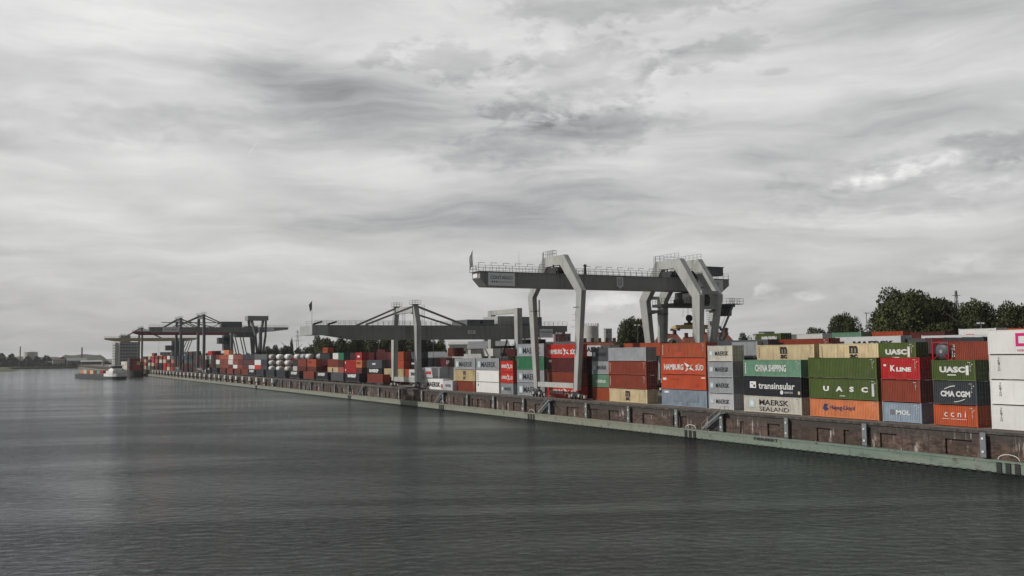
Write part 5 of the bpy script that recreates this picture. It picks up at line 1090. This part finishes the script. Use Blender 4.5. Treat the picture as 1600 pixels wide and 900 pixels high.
# ================================================================== VESSELS
HULLK = paint('hull_black', (.018,.018,.018), rust=.3); HULLG = paint('hull_grey', (.07,.075,.08), rust=.2); SHW = paint('ship_white', (.78,.78,.76), rust=.05, dirt=.15, streak=.1)
def barge(name, stern, head, L, Wd, deck, label, hullm, white_stern, cat='barge'):
    r = empty(name, (stern[0], stern[1], 0), label, cat, None, head)
    # hull: local y forward, stern at 0
    st = [(-.1, .55), (2.5, .86), (7, 1), (L-14, 1), (L-7, .86), (L-2.5, .5), (L, .08)]; m = MB(); vs = []
    for (y, f) in st:
        up = 1.2*max(0, (y-(L-16))/16)+(.7 if y < 8 else 0)
        for s_ in (-1, 1): vs += [(s_*Wd/2*f*.93, y+(1.2 if y < 1 else 0), -.6), (s_*Wd/2*f, y, deck+up)]
    n = len(st); fs = []
    for i in range(n-1):
        a = 4*i; b = a+4; fs += [(a, a+1, b+1, b), (a+2, b+2, b+3, a+3), (a+1, a+3, b+3, b+1)]
    fs += [(0, 2, 3, 1)]; m.add(vs, fs); m.build('hull', hullm, r, local=True)
    if white_stern:
        m = MB(); N = 10; o_ = []
        pr = [(-Wd/2, 16), (-Wd/2-.05, 7), (-Wd/2*.86-.05, 2.5), (-Wd/2*.55, -.2), (Wd/2*.55, -.2), (Wd/2*.86+.05, 2.5), (Wd/2+.05, 7), (Wd/2, 16)]
        for (a, b) in zip(pr, pr[1:]): m.add([(a[0], a[1], 1.7), (b[0], b[1], 1.7), (b[0], b[1], 3.7), (a[0], a[1], 3.7), (a[0]*.95, a[1]+.2, 3.7), (b[0]*.95, b[1]+.2, 3.7)], [(0,1,2,3), (3,2,5,4)])
        m.build('bulwark', SHW, r, local=True)
        m = MB(); m.box(-4.6, 4.6, 2.6, 15, deck, deck+3.4); sup = m.build('deckhouse', SHW, r, local=True)
        m = MB(); m.box(-3.6, 3.6, 4.5, 13, deck+3.402, deck+4.6); m.box(-4.1, 4.1, 6.5, 11.5, deck+6.55, deck+6.85); m.box(-3.3, 3.3, 7, 11, deck+4.602, deck+5.2); wh = m.build('wheelhouse', SHW, sup, local=True)
        m = MB(); m.box(-3.2, 3.2, 7.05, 10.95, deck+5.202, deck+6.548); m.build('window', GLASS, sup, local=True)
        for xx in (-3, -1, 1, 3): m = MB(); m.box(xx-.6, xx+.6, 2.5, 2.598, deck+.9, deck+1.8); m.build('window', GLASS, sup, local=True)
        for yy in (5, 8, 11): m = MB(); m.box(-4.7, -4.603, yy-.7, yy+.7, deck+.9, deck+1.8); m.build('window', GLASS, sup, local=True)
        m = MB(); railing(m, (-4.8, 1, deck+.7), (4.8, 1, deck+.7), 1.1, 1.2); railing(m, (-4.2, 3, deck+2.6), (4.2, 3, deck+2.6), 1, 1.2); m.cyl((0, 9, deck+5.4), (0, 9, deck+9), .08, .04, 6); m.cyl((2.6, 4, deck), (2.6, 4, deck+4.6), .35, n=10); m.bar((-2, 2, deck+.7), (-2, 2, deck+4), .1)
        m.build('railing', STEEL, sup, local=True)
    m = MB(); m.box(-Wd/2+.7, -Wd/2+.9, 16, L-14, deck, deck+1.3); m.box(Wd/2-.9, Wd/2-.7, 16, L-14, deck, deck+1.3); m.box(-Wd/2+.9, Wd/2-.9, L-14.2, L-14, deck, deck+1.3); m.build('hold_coaming', hullm, r, local=True)
    return r
hd = math.atan2(21.3, 78)*.92; sx0, sy0 = 71.0, 678.5
b1 = barge('container_barge', (sx0, sy0), hd, 84, 11.4, 2.0, 'grey container barge with white stern deckhouse under way beside the quay end', HULLG, True)
cs = ['orange','cream','orange','cream','brown','seagreen','red']
dirv = Vector((-sin(hd), cos(hd))); side = Vector((cos(hd), sin(hd)))
for i, c in enumerate(['red','seagreen','brown','cream','orange','dirtywhite','peach']):
    for j in range(2):
        p = Vector((sx0, sy0))+dirv*(19+i*6.6)+side*(-4.9+j*5.0)
        container((p.x, p.y, 3.0), 20, ST, c if j == 0 else 'charcoal', f'{SAY[c]} container on the passing barge, {nth[0] if False else ["nearest the deckhouse","second from the deckhouse","third from the deckhouse","fourth from the deckhouse","third from the bow","second from the bow","nearest the bow"][i]}' if j == 0 else f'charcoal container on the shore side of the passing barge beside the {SAY[c]} one', 0, None, 'containers aboard the passing barge', hd)
b2 = barge('container_barge', (91.5, 765), 0.02, 88, 10.8, 3.6, 'black hulled barge loaded with red containers moored at the quay', HULLK, False)
for i in range(4):
    for lv, c in enumerate([['brown','maroon','charcoal','maroon'],['hsred','orange','red','rust'],['orange','hsred','cream','red'],['brown','navy','rust',None]][i]):
        for q_ in range(1):
            if c: container((86.6+i*2.6, 772, 3.2+lv*2.6), 40, ST, c, f'{SAY[c]} container aboard the moored black barge, {nth[lv]} layer, {["first","second","third","fourth"][i]} from the water side', 0, None, 'containers aboard the moored barge', .02)
for i in range(3):
    for lv in range(3):
        c = [['dirtywhite','white','cream'],['white','dirtywhite','white'],['orange','cream','white']][i][lv]
        container((86.4, 786+i*13, 3.2+lv*2.6), 40, ST, c, f'{SAY[c]} container on the moored barge, {nth[lv]} layer, {["nearer","middle","farther"][i]} water side pile', 0, None, 'containers aboard the moored barge', .02)
# far moored vessels by the far bank
for px, D, L, hm, lab in ((123, 1340, 30, paint('hull_red', (.22,.04,.05)), 'small dark red vessel moored at the far bank'), (103, 1360, 34, paint('hull_rust', (.12,.04,.03)), 'low rusty lighter lying along the far bank')):
    x, y = far(px, D); barge('moored_vessel', (x, y), -pi/2+.3, L, 7, 2.6, lab, hm, False, 'vessel')
# orange life ring on the stair head
x, y = 99.5, yAt(691, 99.5, 615); lr = empty('life_ring', (x, y, Q), 'orange life ring on a post at the quay edge beside the small MAERSK box', 'life ring')
m = MB(); m.cyl((0,0,0), (0,0,1.9), .06, n=8); m.build('post', STEEL, lr, local=True)
m = MB(); N = 16; pts_ = [(-.12, .42*cos(2*pi*i/N), 1.35+.42*sin(2*pi*i/N)) for i in range(N+1)]
for a, b in zip(pts_, pts_[1:]): m.cyl(a, b, .13, n=8, cap=False)
m.build('ring', paint('ring_orange', (.6,.10,.03), rust=0), lr, local=True)

# ================================================================== HAZE
hz_ = MB().box(-1600, 3200, -180, 3300, -1, 92)
hm = bpy.data.materials.new('haze'); hm.use_nodes = True; t = hm.node_tree; t.nodes.clear(); k = NT(t); pv = k.n('ShaderNodeVolumePrincipled'); pv.inputs['Color'].default_value = (.9,.92,.94,1); pv.inputs['Density'].default_value = .00008; pv.inputs['Anisotropy'].default_value = .2
ou = k.n('ShaderNodeOutputMaterial'); k.l(pv.outputs[0], ou.inputs['Volume'])
hzo = hz_.build('haze', hm); hzo['kind'] = 'stuff'
for o in bpy.data.objects:
    for q_ in ('_L', '_H'):
        if q_ in o: del o[q_]
